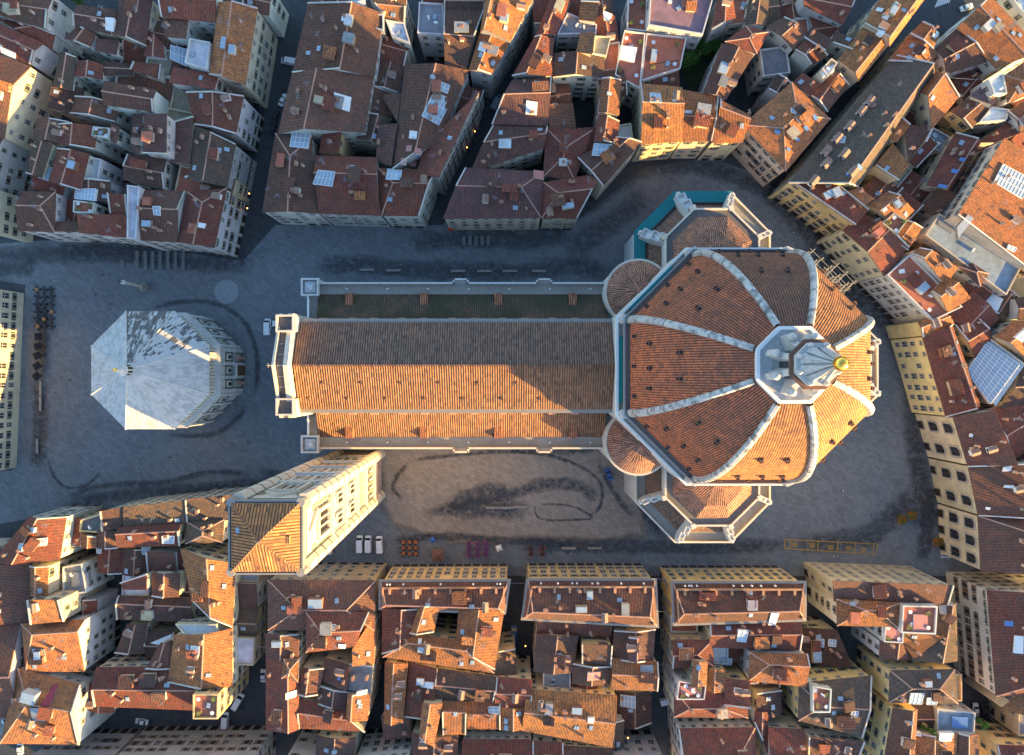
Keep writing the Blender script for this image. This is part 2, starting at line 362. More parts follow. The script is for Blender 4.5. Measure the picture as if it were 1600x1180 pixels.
def strip(pts, width, z=.012, name='wet_pavement'):
    """a stain that follows a track; fades to nothing at both edges"""
    q = [Vector(P(x, y, 0)) for x, y in pts]
    r = []
    for i in range(len(q) - 1):      # Catmull-Rom
        p0, p1, p2, p3 = q[max(i - 1, 0)], q[i], q[i + 1], q[min(i + 2, len(q) - 1)]
        for k in range(5):
            t = k / 5
            r.append(.5 * ((2 * p1) + (p2 - p0) * t + (2 * p0 - 5 * p1 + 4 * p2 - p3) * t * t + (3 * p1 - p0 - 3 * p2 + p3) * t ** 3))
    r.append(q[-1])
    v = []; f = []; a = []; ks = (-1, -.55, 0, .55, 1); av = (0, .55, .9, .55, 0)
    for i, p in enumerate(r):
        d = (r[min(i + 1, len(r) - 1)] - r[max(i - 1, 0)]).normalized(); nn = Vector((-d.y, d.x))
        wd = width * rnd.uniform(.8, 1.2); e = min(1, i / 3, (len(r) - 1 - i) / 3)
        for k, al in zip(ks, av): x = p + nn * wd * k * .5; v.append((x.x, x.y, z)); a.append(al * e)
    for i in range(len(r) - 1):
        for k in range(4): j = i * 5 + k; f.append((j, j + 5, j + 6, j + 1))
    me = bpy.data.meshes.new(name); me.from_pydata(v, [], f); me.materials.append(STAIN)
    at = me.attributes.new('a', 'FLOAT', 'POINT'); at.data.foreach_set('value', a)
    o = bpy.data.objects.new(name, me); link(o); return tag(o, kind='structure')
for i, (pts, wd) in enumerate([
    ([(62, 590), (64, 640), (62, 690), (60, 735)], 7), ([(66, 470), (68, 520), (66, 590)], 5),
    ([(235, 482), (290, 471), (345, 477), (385, 508), (402, 560), (398, 620)], 2.2), ([(255, 680), (330, 679), (370, 655), (385, 630)], 2.2),
    ([(75, 720), (85, 745), (105, 762), (135, 758), (160, 735)], 1.3), ([(100, 775), (170, 758), (260, 753), (330, 738), (400, 742)], 2.4), ([(90, 790), (200, 772), (330, 762), (440, 752)], 5),
    ([(-40, 398), (60, 398), (130, 396), (220, 400), (320, 412), (400, 408)], 8), ([(-30, 420), (30, 420), (60, 415)], 6), ([(100, 392), (180, 390), (290, 403)], 5),
    ([(635, 380), (700, 374), (780, 370), (850, 372), (900, 360)], 9), ([(490, 416), (560, 414), (620, 420), (720, 424), (820, 424), (900, 415), (960, 430)], 7), ([(880, 400), (930, 365), (980, 330), (1010, 300)], 9),
    ([(860, 340), (910, 325), (960, 292), (1020, 262), (1100, 262), (1180, 290), (1220, 320)], 7), ([(1200, 290), (1250, 345), (1320, 420), (1390, 505), (1420, 600), (1428, 660)], 9), ([(1250, 380), (1300, 430), (1370, 505)], 4),
    ([(1425, 640), (1432, 700), (1438, 750), (1450, 790), (1440, 830)], 9), ([(1455, 760), (1450, 800), (1445, 850), (1440, 880)], 6), ([(1440, 770), (1400, 800), (1365, 833), (1310, 846), (1240, 848)], 9), ([(1260, 850), (1100, 855), (960, 853), (860, 850), (800, 845)], 6), ([(1470, 780), (1470, 810), (1468, 835)], 3),
    ([(660, 803), (720, 790), (790, 775), (850, 757), (905, 760), (932, 785)], 5), ([(690, 800), (760, 795), (830, 800)], 9), ([(800, 775), (770, 765), (740, 772), (700, 790)], 6), ([(838, 788), (890, 790), (925, 808), (905, 812), (850, 812), (836, 800), (838, 788)], .9), ([(640, 720), (700, 712), (800, 706), (880, 718), (935, 750), (938, 790), (915, 810)], 1.6), ([(640, 722), (620, 745), (615, 765), (632, 780)], 2), ([(600, 845), (700, 838), (800, 845), (900, 850)], 3), ([(790, 700), (870, 703), (940, 700)], 4),
    ([(400, 735), (460, 745), (520, 760)], 4), ([(980, 740), (1010, 800), (1040, 850)], 4), ([(930, 715), (960, 770), (990, 810)], 2.5), ([(1210, 760), (1250, 700), (1300, 650)], 3)]):
    strip(pts, wd, .012 + i * .004)
# painted bays and crossings
def marking(segs, mt, wd, z=.16):
    B = MB()
    for x0, y0, x1, y1 in segs:
        a, b = Vector(P(x0, y0)), Vector(P(x1, y1)); d = (b - a).normalized(); nn = Vector((-d.y, d.x)) * wd / 2
        B.face([(*(a - nn), z), (*(b - nn), z), (*(b + nn), z), (*(a + nn), z)])
    return tag(B.build('road_marking', mt), kind='structure')
sg = [(1226, 843, 1371, 850), (1226, 857, 1369, 866)]
for t in (0, .06, .36, .57, .76, .96, 1): sg.append((1226 + 145 * t, 843 + 7 * t, 1226 + 143 * t, 857 + 9 * t))
marking(sg, YLINE, .3)
sg = []
for cx, cy in ((1241, 851), (1268, 852), (1297, 855), (1325, 857), (1348, 859)):
    for k in range(3): sg.append((cx - 5 + k, cy - 2.5 + k * 2.5, cx + 5, cy - 2.5 + k * 2.5))
marking(sg, YLINE, .28, .162)
marking([(1469, 852 + k * 4.5, 1485, 853 + k * 4.5) for k in range(5)], WLINE, .45)
marking([(1461 + k * 3.4, 12 - k * 1.2, 1468 + k * 3.4, -4 - k * 1.2) for k in range(7)], WLINE, .4)

# ---------------------------------------------------------------- cathedral
CX, CY = 55.5, 1.6
cath = tag(empty('cathedral', (CX, CY, 0)), 'huge domed cathedral with orange tiled nave and white marble ribs', 'cathedral')
NAVE_W, NAVE_E, NY0 = -55.8, CX - 29.2, 1.9
NC = (.29, .15, .085); DC = (.48, .155, .072)
BRICKP = simple('pale_brick', (.46, .24, .17), .85, 0, .25, 1)
# walls of aisles and nave
B = MB(); yN, yS = 25.6, -21.4
out = [(-57.8, yS), (CX - 24, yS), (CX - 24, yN), (-57.8, yN)]
B.prism(out, 0, 23, 0); wl = B.build('aisle_wall', MARBLE, cath)
B = MB(); B.prism([(NAVE_W, NY0 - 10.8), (NAVE_E + 1, NY0 - 10.8), (NAVE_E + 1, NY0 + 10.8), (NAVE_W, NY0 + 10.8)], 23, 39.9, 0); B.build('clerestory_wall', MARBLE, cath)
# nave roof
B = MB(); eN, eS, hr = NY0 + 11.4, NY0 - 11.4, 45.2
tiled(B, [(NAVE_W, eS, 40.2), (NAVE_E, eS, 40.2), (NAVE_E, NY0, hr), (NAVE_W, NY0, hr)], (1, 0), .62, .12)
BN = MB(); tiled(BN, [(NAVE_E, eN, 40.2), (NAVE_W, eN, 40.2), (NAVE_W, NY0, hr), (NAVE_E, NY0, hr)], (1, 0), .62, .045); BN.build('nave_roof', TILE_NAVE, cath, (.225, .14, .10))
B.box(((NAVE_W + NAVE_E) / 2, NY0, hr - .1), (NAVE_E - NAVE_W, .5, .35))
for y in (eS, eN): B.face([(NAVE_W, y, 40.2), (NAVE_E, y, 40.2), (NAVE_E, y, 39.7), (NAVE_W, y, 39.7)])
nr = B.build('nave_roof', TILE_NAVE, cath, NC)
for s, y in ((1, eN), (-1, eS)):
    B = MB(); B.box(((NAVE_W + NAVE_E) / 2, y + s * .45, 39.2), (NAVE_E - NAVE_W, 1.1, .7)); B.build('eave_gutter', STONE, cath)
for k in range(16):                       # little vents on the south slope
    x = NAVE_W + 3 + (k % 8) * 10 + (k // 8) * 4; t = .28 + .4 * (k // 8)
    B = MB(); B.box((x, eS + 11.4 * t * .9, 40.2 + 5 * t * .9 - .1), (.5, .7, .45)); B.build('roof_vent', TILE_NAVE, nr, NC)
# aisle roofs with walkways, parapets, brick piers
for s, y0, y1, yo, mt in ((1, NY0 + 10.8, 22.5, yN, TILE_MOSS), (-1, NY0 - 10.8, -18.3, yS, TILE_NAVE)):
    B = MB(); x0, x1 = -55.0, CX - 29
    tiled(B, [(x0, y1, 23.3), (x1, y1, 23.3), (x1, y0, 28), (x0, y0, 28)], (1, 0), .62, .12)
    ar = B.build('aisle_roof', mt, cath, (.12, .085, .055) if s > 0 else NC)
    B = MB(); B.box(((x0 + x1) / 2 - 1.2, (y1 + yo) / 2, 22.9), (x1 - x0 + 3, abs(yo - y1) - .05, .35)); B.build('walkway', STONE, cath)
    # parapet with projecting bays
    pts = [(-57.8, yo)]; bays = [-7.6 + 0, 9.5]
    for bx in (-14.6, 9.2):
        pts += [(bx - 2, yo), (bx - 2, yo + s * 1.1), (bx + 2, yo + s * 1.1), (bx + 2, yo)]
    pts += [(CX - 24.5, yo)]
    B = MB()
    for i in range(len(pts) - 1):
        a, b = pts[i], pts[i + 1]; L = math.hypot(b[0] - a[0], b[1] - a[1]); an = math.atan2(b[1] - a[1], b[0] - a[0])
        B.box(((a[0] + b[0]) / 2, (a[1] + b[1]) / 2, 22.8), (L + .45, .5, 1.6), an)
    for bx in (-14.6, 9.2): B.box((bx, yo + s * .5, 0), (4, 1.2, 23.0))
    B.build('parapet', MARBLE if s > 0 else MARBLE_W, cath)
    for bx in range(6):
        x = -46.3 + bx * 21.2
        if x > 25: break
        B = MB(); B.box((x, y1 - s * 1.5, 23.2), (2.2, 3.4, 1.7)); B.build('buttress_pier', TILE_NAVE, cath, (.42, .17, .09))
    for k in range(11):
        x = -52.5 + k * 7.0 + (k % 2) * .8
        if x > 25: break
        B = MB(); B.box((x, y0 + s * 1.6, 26.6), (2.0, 2.2, 1.7)); B.build('pier_cap', BRICKP, cath)
    for k in range(14):
        B = MB(); B.box((-53 + k * 5.8, (y1 + yo) / 2, 23.2), (.5, .35, .5)); B.build('lamp_block', WHITE if k % 2 else STONE, cath)
for yo, s in ((yN, 1), (yS, -1)):         # corner pavilions of the west front
    B = MB(); c = (-57.3, yo - s * 1.2)
    B.box((c[0], c[1], 0), (4.6, 4.6, 24)); o = B.build('corner_turret', MARBLE, cath)
    B = MB(); po = [(c[0] + sx * 2.5, c[1] + sy * 2.5) for sx, sy in ((-1, -1), (1, -1), (1, 1), (-1, 1))]; pi = inset(po, .5)
    B.prism(po, 24.002, 25.4, 0, topf=False); B.ring(po, pi, 25.4); B.loft(pi[::-1], 25.4, pi[::-1], 24.1); B.build('turret_parapet', MARBLE, o)
    B = MB(); B.box((c[0], c[1], 24.01), (3, 3, .8)); B.box((c[0] + .2, c[1] - .2, 24.8), (1.2, 1.4, .5), .3); B.build('turret_cap', LEAD, o)
    B = MB(); ya, yb = (yo - s * 3.6, NY0 + s * 13.2)
    B.box((-56.6, (ya + yb) / 2, 23), (2.2, abs(ya - yb), .6)); B.build('front_walkway', STONE, cath)
    B = MB(); B.box((-58.0, (ya + yb) / 2, 22.5), (.5, abs(ya - yb), 2.0)); B.build('front_parapet', WHITE, cath)
    B = MB(); B.face([(-55.0 + .3, yy, 23.35) for yy in (ya, yb)] + [(-55.0 + .3, yb, 23.36), (-55, ya, 23.36)]); 
# west front, central gable between two square towers
B = MB(); g = [(NY0 - 13.4, 43), (NY0, 47.5), (NY0 + 13.4, 43)]
for x0, x1, wz in ((-59.6, -59.0, 1.2), (-57.4, -56.2, .9)):
    for a, b in ((0, 1), (1, 2)):
        (ya, za), (yb, zb) = g[a], g[b]; xs = (x0, x1); dx = -0.6 if x0 < -58 else 0
        q = [[(x + (dx if (i == 1 and a == 0) or (i == 0 and a == 1) else 0), y, z) for x in xs] for i, (y, z) in enumerate(((ya, za), (yb, zb)))]
        for zz in (0,):
            A0, A1 = q[0]; C0, C1 = q[1]
            up = lambda p, d: (p[0], p[1], p[2] + d)
            B.face([up(A0, wz), up(A1, wz), up(C1, wz), up(C0, wz)][::-1])
            B.face([up(A0, -14), up(C0, -14), up(C0, wz), up(A0, wz)][::-1]); B.face([up(A1, -14), up(C1, -14), up(C1, wz), up(A1, wz)])
            B.face([up(A0, -14), up(A1, -14), up(A1, wz), up(A0, wz)]); B.face([up(C0, -14), up(C1, -14), up(C1, wz), up(C0, wz)])
gb = B.build('front_gable', MARBLE_W, cath)
B = MB(); B.face([(-59.1, g[0][0], 43), (-57.3, g[0][0], 43), (-57.3, NY0, 47.5), (-59.6, NY0, 47.5)]); B.face([(-59.6, NY0, 47.5), (-57.3, NY0, 47.5), (-57.3, g[2][0], 43), (-59.1, g[2][0], 43)]); B.build('gable_walk', STONE_D, gb)
B = MB(); B.prism([(-59, NY0 - 13.4), (-56, NY0 - 13.4), (-56, NY0 + 13.4), (-59, NY0 + 13.4)], 0, 36, 0); B.build('front_wall', MARBLE, cath)
for s in (1, -1):
    c = (-57.6, NY0 + s * 9.9 + (.8 if s > 0 else -.6)); B = MB(); B.box((c[0], c[1], 0), (4.0, 3.9, 45)); o = B.build('front_tower', MARBLE, cath)
    B = MB(); po = [(c[0] + sx * 2.3, c[1] + sy * 2.2) for sx, sy in ((-1, -1), (1, -1), (1, 1), (-1, 1))]; pi = inset(po, .45)
    B.prism(po, 45.002, 46.4, 0, topf=False); B.ring(po, pi, 46.4); B.loft(pi[::-1], 46.4, pi[::-1], 45.1); B.build('tower_parapet', MARBLE_W, o)
    B = MB(); B.box((c[0], c[1], 45.01), (3.5, 3.4, .3)); B.build('tower_floor', STONE_D, o)
    B = MB()
    for k in range(6): B.box((c[0] + 2.5, c[1] - 1.9 + k * .75, 45.0), (.5, .35, 1.0))
    B.build('crenel', MARBLE_W, o)
B = MB(); B.box((-60.3, NY0, 49.4), (1.6, .12, .12)); B.box((-60.3, NY0, 48.9), (.12, .12, 1.1)); B.box((-60.7, NY0, 49.4), (.12, 1.0, .12)); B.build('front_cross', MARBLE_W, cath)
B = MB()
for k in range(9): B.box((-58.2, NY0 - 11 + k * 2.75, 43.2 + (4.4 * (1 - abs(k - 4) / 4.6))), (1.6, .35, .25))
B.build('gable_step', STONE, gb)
# drum
B = MB(); B.prism(ngon((CX, CY), 29.2), 0, 48.6, 0, bottom=False); dr = B.build('drum', MARBLE, cath)
B = MB(); B.prism(ngon((CX, CY), 27.9), 48.6, 53.6, 0, bottom=False); B.build('drum_gallery_wall', STONE, dr)
o1, o2 = ngon((CX, CY), 29.6), ngon((CX, CY), 29.0)
B = MB(); B.prism(o1, 48.0, 49.6, 0, topf=False, bottom=False); B.ring(o1, o2, 49.6); B.loft(o2[::-1], 49.6, o2[::-1], 48.62); B.build('drum_parapet', WHITE, dr)
o1, o2 = ngon((CX, CY), 28.4), ngon((CX, CY), 27.0)
B = MB(); B.prism(o1, 53.2, 54.0, 0, topf=False, bottom=False); B.ring(o1, o2, 54.0); B.build('drum_cornice', STONE, dr)
o1, o2 = ngon((CX, CY), 28.35), ngon((CX, CY), 28.1)
B = MB(); B.prism(o1, 54.002, 55.0, 0, topf=False, bottom=False); B.ring(o1, o2, 55.0); B.loft(o2[::-1], 55, o2[::-1], 54.02); B.build('gallery_rail', METAL, dr)
for k in range(8):                        # oculus windows of the drum
    t = R(45 * k); B = MB(); ca, sa = math.cos(t), math.sin(t)
    for rr, dd, mm in ((3.4, .25, 0), (2.4, .32, 1)):
        pts = [(CX + (29.2 + dd) * ca - rr * math.cos(q) * sa, CY + (29.2 + dd) * sa + rr * math.cos(q) * ca, 41 + rr * math.sin(q)) for q in [2 * math.pi * i / 16 for i in range(16)]]
        pb = [(x - (dd + .1) * ca, y - (dd + .1) * sa, z) for x, y, z in pts]
        B.face(pts, mm)
        for i in range(16): B.face([pb[i], pb[(i + 1) % 16], pts[(i + 1) % 16], pts[i]], mm)
    B.build('oculus_window', [MARBLE_W, PANE], dr)
# dome
DR0, DR1, DZ0, DZ1 = 27.0, 7.3, 54.2, 86.0
DRAD = ((DR0 - DR1) ** 2 + (DZ1 - DZ0) ** 2) / (2 * (DR0 - DR1))
def dome_r(z): return DR0 - DRAD + math.sqrt(DRAD ** 2 - (z - DZ0) ** 2)
zs = [DZ0 + (DZ1 - DZ0) * math.sin(R(90) * i / 20) for i in range(21)]
zs = [DZ0 + (DZ1 - DZ0) * (i / 22) for i in range(23)]
dome = None
for k in range(8):
    t = R(45 * k); ca, sa = math.cos(t), math.sin(t); B = MB(); tg = math.tan(R(22.5))
    def pt(a, wd, z): return (CX + a * ca - wd * sa, CY + a * sa + wd * ca, z)
    for i in range(22):
        za, zb = zs[i], zs[i + 1]; ra, rb = dome_r(za), dome_r(zb)
        tiled(B, [pt(ra, -ra * tg, za), pt(ra, ra * tg, za), pt(rb, rb * tg, zb), pt(rb, -rb * tg, zb)], (-sa, ca), .55, .075)
    dcol = [(.54, .24, .09), (.52, .22, .085), (.30, .13, .08), (.50, .155, .075), (.62, .175, .075), (.56, .165, .072), (.54, .215, .08), (.56, .24, .09)][k]  # sun-facing sides golden, north face darker: light and shade put into the colour
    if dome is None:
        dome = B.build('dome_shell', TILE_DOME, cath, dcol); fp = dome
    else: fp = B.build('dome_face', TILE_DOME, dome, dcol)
    for z, offs in ((59.5, (-7, 0, 7)), (67, (-5, .5, 5)), (75.5, (-2.8, 2.8))):
        for wd in offs:
            a = dome_r(z); x, y, _ = pt(a, wd, z); B2 = MB()
            B2.box((x, y, z - .6), (1.0, .9, 1.35), t, 0); B2.box((x + ca * .5, y + sa * .5, z + .1), (.6, .6, .55), t, 1); B2.box((x - ca * .1, y - sa * .1, z + .76), (.5, .55, .03), t, 1)
            B2.build('dome_oculus', [BRICKC, VOID], dome)
for k in range(8):                        # ribs
    t = R(45 * k + 22.5); ca, sa = math.cos(t), math.sin(t); B = MB(); pr = None; kk = 1 / math.cos(R(22.5)); s0 = 0
    for i in range(31):
        z = DZ0 - .4 + (DZ1 + .2 - DZ0) * i / 30; a = dome_r(min(max(z, DZ0), DZ1)) * kk
        th = math.atan2(DZ1 - DZ0 and (z - DZ0), (a / kk - DR0 + DRAD)); nx, nz = math.cos(th), math.sin(th)
        wd = .92 - .25 * i / 30; hh = .8
        q = [(CX + (a + d * nx) * ca - e * sa, CY + (a + d * nx) * sa + e * ca, z + d * nz) for d, e in ((-.9, -wd), (hh * .55, -wd), (hh, -wd * .45), (hh, wd * .45), (hh * .55, wd), (-.9, wd))]
        if pr:
            s1 = s0 + 1.15
            for j in range(5):
                B.face([pr[j], q[j], q[j + 1], pr[j + 1]][::-1], 0, [(s0, j * .7), (s1, j * .7), (s1, j * .7 + .7), (s0, j * .7 + .7)][::-1])
            s0 = s1
        else: B.face(q[::-1])
        pr = q
    B.build('rib', RIB, dome)
    x, y = CX + 28.8 * kk * ca, CY + 28.8 * kk * sa
    B = MB(); B.box((x - .9 * ca, y - .9 * sa, 48), (1.8, 1.9, 6.4), t); B.build('rib_foot', MARBLE, dome)
# lantern
lan = MB(); po, pi = ngon((CX, CY), 7.6), ngon((CX, CY), 6.9)
lan.prism(po, 84.6, 86.9, 0, topf=False); lan.ring(po, pi, 86.9); lan.loft(pi[::-1], 86.9, pi[::-1], 86.2); lan = lan.build('lantern', WHITE, cath)
B = MB(); B.prism(ngon((CX, CY), 7.1), 85.8, 86.3); B.build('lantern_floor', LEAD, lan)
B = MB(); B.prism(ngon((CX, CY), 3.1), 86.2, 95.6); B.build('lantern_body', MARBLE, lan)
B = MB(); B.prism(ngon((CX, CY), 4.6), 95.2, 95.9); B.build('lantern_cornice', BRICKC, lan)
po, pi = ngon((CX, CY), 3.9), ngon((CX, CY), 3.5)
B = MB(); B.prism(po, 95.9, 96.9); B.build('lantern_attic', MARBLE, lan)
for k in range(8):
    t = R(45 * k + 22.5); ca, sa = math.cos(t), math.sin(t); B = MB()
    def q(r, e, z): return (CX + r * ca - e * sa, CY + r * sa + e * ca, z)
    prof = [(2.8, 86.2), (6.2, 86.2), (6.2, 90.0), (5.6, 91.0), (5.2, 90.4), (4.4, 91.2), (3.8, 93.4), (2.8, 94.4)]
    for e in (-.62, .62):
        f = [q(r, e, z) for r, z in prof]; B.face(f if e < 0 else f[::-1])
    for i in range(len(prof)):
        (r0, z0), (r1, z1) = prof[i], prof[(i + 1) % len(prof)]; B.face([q(r0, -.62, z0), q(r0, .62, z0), q(r1, .62, z1), q(r1, -.62, z1)])
    B.lathe((*q(5.7, 0, 0)[:2], 90.0), [(0.01, 1.9), (.5, 1.7), (.85, 1.0), (.7, .3), (.75, 0)], 8)
    B.build('lantern_buttress', MARBLE, lan)
    t2 = R(45 * k); B = MB(); x, y = CX + 3.15 * math.cos(t2), CY + 3.15 * math.sin(t2); B.box((x, y, 87), (.25, 1.2, 7.2), t2); B.build('lantern_window', PANE, lan)
    t = R(45 * k + 22.5); B = MB(); B.lathe((CX + 3.75 * math.cos(t), CY + 3.75 * math.sin(t), 96.9), [(.45, 0), (.55, .4), (.3, .8), (.35, 1.2), (.02, 1.7)], 8); B.build('lantern_finial', MARBLE, lan)
B = MB(); prev = None
for i in range(7):
    z = 96.9 + 7.6 * i / 6; a = 3.1 * (1 - i / 6) ** 1.12 + .35; ringp = []
    for j in range(16):
        t = R(22.5 * j); rr = a * (1.04 if j % 2 else .86); ringp.append((CX + rr * math.cos(t), CY + rr * math.sin(t)))
    if prev: B.loft(prev[0], prev[1], ringp, z)
    prev = (ringp, z)
cn = B.build('lantern_cone', LEAD, lan)
for k in range(8):
    t = R(45 * k + 22.5); B = MB(); B.tube((CX + 3.5 * math.cos(t), CY + 3.5 * math.sin(t), 96.9), (CX + .45 * math.cos(t), CY + .45 * math.sin(t), 104.4), .2, .12, 5); B.build('cone_rib', MARBLE, cn)
    t = R(45 * k); B = MB(); B.tube((CX + 3.0 * math.cos(t), CY + 3.0 * math.sin(t), 97.2), (CX + .5 * math.cos(t), CY + .5 * math.sin(t), 104), .09, .06, 4); B.build('cone_groove', STONE_D, cn)
B = MB(); B.lathe((CX, CY, 106), [(.4, -1.7), (.5, -1.3)] + [(1.3 * math.cos(R(a)), 1.3 * math.sin(R(a))) for a in range(-75, 91, 15)], 20); B.build('gilded_ball', GOLD, lan, smooth=True)
B = MB(); B.box((CX, CY, 107.2), (.14, .14, 2.4)); B.box((CX, CY, 108.7), (.14, 1.3, .14)); B.build('lantern_cross', GOLD, lan)
# tribunes
def tribune(ang, wx=0):
    ca, sa = math.cos(ang), math.sin(ang)
    def W(t, wd): return (CX + t * ca - wd * sa, CY + t * sa + wd * ca)
    lo = [W(22, -19.7), W(39.3, -19.7), W(51, -8.2), W(51, 8.2), W(39.3, 19.7), W(22, 19.7)]
    up = [W(20, -12.7), W(36, -12.7), W(43.6, -5), W(43.6, 5), W(36, 12.7), W(20, 12.7)]
    B = MB(); B.prism(lo, 0, 19, 0); tr = B.build('tribune', MARBLE, cath)
    li = [W(22, -19.2), W(39.1, -19.2), W(50.8 - .3, -8.0), W(50.5, 8.0), W(39.1, 19.2), W(22, 19.2)]
    B = MB(); B.prism(lo, 19.002, 20.1, 0, topf=False); B.ring(lo, li, 20.1); B.loft(li[::-1], 20.1, li[::-1], 19.05); B.build('tribune_parapet', MARBLE_W, tr)
    wi = [W(22, -16.6), W(38, -16.6), W(47.8, -7.0), W(47.8, 7.0), W(38, 16.6), W(22, 16.6)]
    B = MB(); B.ring(li, wi, 19.3); B.build('tribune_walkway', STONE, tr)
    up2 = [W(20, -12.9), W(36.1, -12.9), W(43.8, -5.1), W(43.8, 5.1), W(36.1, 12.9), W(20, 12.9)]
    for i in range(5):
        a, b, c, d = wi[i], wi[i + 1], up2[i + 1], up2[i]; B = MB()
        tiled(B, [(*a, 19.5), (*b, 19.5), (*c, 23), (*d, 23)], (b[0] - a[0], b[1] - a[1]), .6, .13); B.build('chapel_roof', TILE, tr, (.26, .15, .11))
    B = MB(); B.prism(up, 19, 28.6, 0); B.build('tribune_drum', MARBLE, tr)
    uo = [W(20, -13.2), W(36.2, -13.2), W(44.1, -5.2), W(44.1, 5.2), W(36.2, 13.2), W(20, 13.2)]
    ui = [W(20, -12.7), W(36, -12.7), W(43.6, -5), W(43.6, 5), W(36, 12.7), W(20, 12.7)]
    B = MB(); B.prism(uo, 28.0, 29.8, 0, topf=False); B.ring(uo, ui, 29.8); B.loft(ui[::-1], 29.8, ui[::-1], 28.62); B.build('drum_parapet', MARBLE_W, tr)
    for i in range(1, 5): B = MB(); B.box((*uo[i], 27.6), (1.3, 1.3, 2.3), ang + R(22)); B.build('corner_block', MARBLE_W, tr)
    ue = [W(24, -11), W(35.2, -11), W(41.8, -4.4), W(41.8, 4.4), W(35.2, 11), W(24, 11)]
    ap = W(28.2, 0); 
    mid = [W(26, -7), W(33.2, -7), W(37.6, -2.9), W(37.6, 2.9), W(33.2, 7), W(26, 7)]
    rf = None
    for i in range(5):
        B = MB(); a, b, c, d = ue[i], ue[i + 1], mid[i + 1], mid[i]; u = (b[0] - a[0], b[1] - a[1])
        tiled(B, [(*a, 29.3), (*b, 29.3), (*c, 33.6), (*d, 33.6)], u, .6, .07); tiled(B, [(*d, 33.6), (*c, 33.6), (*ap, 36)], u, .6, .07)
        rf = B.build('tribune_roof', TILE_DOME, tr, (.38, .19, .125))
    B = MB(); B.ring(ui, ue, 29.25); B.build('upper_walkway', STONE_D, tr)
    # spur buttresses
    for a, b in ((up[1], lo[1]), (up[2], lo[2]), (up[3], lo[3]), (up[4], lo[4])):
        a, b = Vector(a), Vector(b); d = (b - a).normalized(); nn = Vector((-d.y, d.x)); L = (b - a).length; B = MB(); a2 = a - d * .6; e = a + d * (L - 1.6); hw = 1.35 if ang > 1 and a.x < CX else .7
        for s0, s1, z0, z1 in ((0, .32, 27.6, 27.0), (.32, .64, 26.0, 25.2), (.64, 1, 24.0, 23.0)):
            p, q = a2.lerp(e, s0), a2.lerp(e, s1)
            c = [p - nn * hw, q - nn * hw, q + nn * hw, p + nn * hw]; zz = [z0, z1, z1, z0]
            B.face([(c[i].x, c[i].y, zz[i]) for i in range(4)])
            for i in range(4): j = (i + 1) % 4; B.face([(c[i].x, c[i].y, 19), (c[j].x, c[j].y, 19), (c[j].x, c[j].y, zz[j]), (c[i].x, c[i].y, zz[i])])
            for sg in (-1, 1):
                p2, q2 = p + nn * hw * sg * .88, q + nn * hw * sg * .88; an = math.atan2(d.y, d.x); m = (p2 + q2) / 2
                B.box((m.x, m.y, (z0 + z1) / 2), ((q2 - p2).length, .35, .55), an)
            B.box((*(q - d * .2), z1), (.4, 2 * hw, .7), math.atan2(d.y, d.x))
        B.build('spur_buttress', MARBLE, tr)
        B = MB(); B.lathe((e.x + d.x * .3, e.y + d.y * .3, 19.2), [(.6, 0), (.6, 2.9), (.7, 3.0), (.7, 3.3), (.02, 4.4)], 8); B.build('spur_pinnacle', MARBLE, tr)
    return W
WN = tribune(R(90)); WS = tribune(R(-90)); WE = tribune(0)
# exedrae on the diagonal sides
for k, a in enumerate((45, 135, 225, 315)):
    t = R(a); c = (CX + 29.2 * math.cos(t), CY + 29.2 * math.sin(t)); n = 18
    arc = [(c[0] + 9.1 * math.cos(t + R(-90 + 180 * i / n)), c[1] + 9.1 * math.sin(t + R(-90 + 180 * i / n))) for i in range(n + 1)]
    B = MB(); B.prism(arc, 0, 30, 0); ex = B.build('exedra', MARBLE, cath)
    ao = [(c[0] + 9.35 * math.cos(t + R(-90 + 180 * i / n)), c[1] + 9.35 * math.sin(t + R(-90 + 180 * i / n))) for i in range(n + 1)]
    ai = [(c[0] + 8.75 * math.cos(t + R(-90 + 180 * i / n)), c[1] + 8.75 * math.sin(t + R(-90 + 180 * i / n))) for i in range(n + 1)]
    B = MB(); B.prism(ao, 29.2, 30.4, 0); B.build('exedra_cornice', MARBLE_W, ex)
    B = MB(); r1 = 5.0
    for i in range(n):
        am = [(c[0] + r1 * math.cos(t + R(-90 + 180 * (i + j) / n)), c[1] + r1 * math.sin(t + R(-90 + 180 * (i + j) / n))) for j in (0, 1)]
        u = (ai[i + 1][0] - ai[i][0], ai[i + 1][1] - ai[i][1])
        tiled(B, [(*ai[i], 30.5), (*ai[i + 1], 30.5), (*am[1], 33.6), (*am[0], 33.6)], u, .5, .05); tiled(B, [(*am[0], 33.6), (*am[1], 33.6), (*c, 35.2)], u, .5, .05)
    B.build('exedra_roof', TILE_DOME, ex, (.38, .19, .13))
    # lower body that carries the exedra
    tt = [(CX + r * math.cos(t) - e * math.sin(t), CY + r * math.sin(t) + e * math.cos(t)) for r, e in ((24, -10), (33, -10), (37.4, -4), (37.4, 4), (33, 10), (24, 10))]
    B = MB(); B.prism(tt, 0, 23.5, 0); B.build('exedra_base', MARBLE, ex)
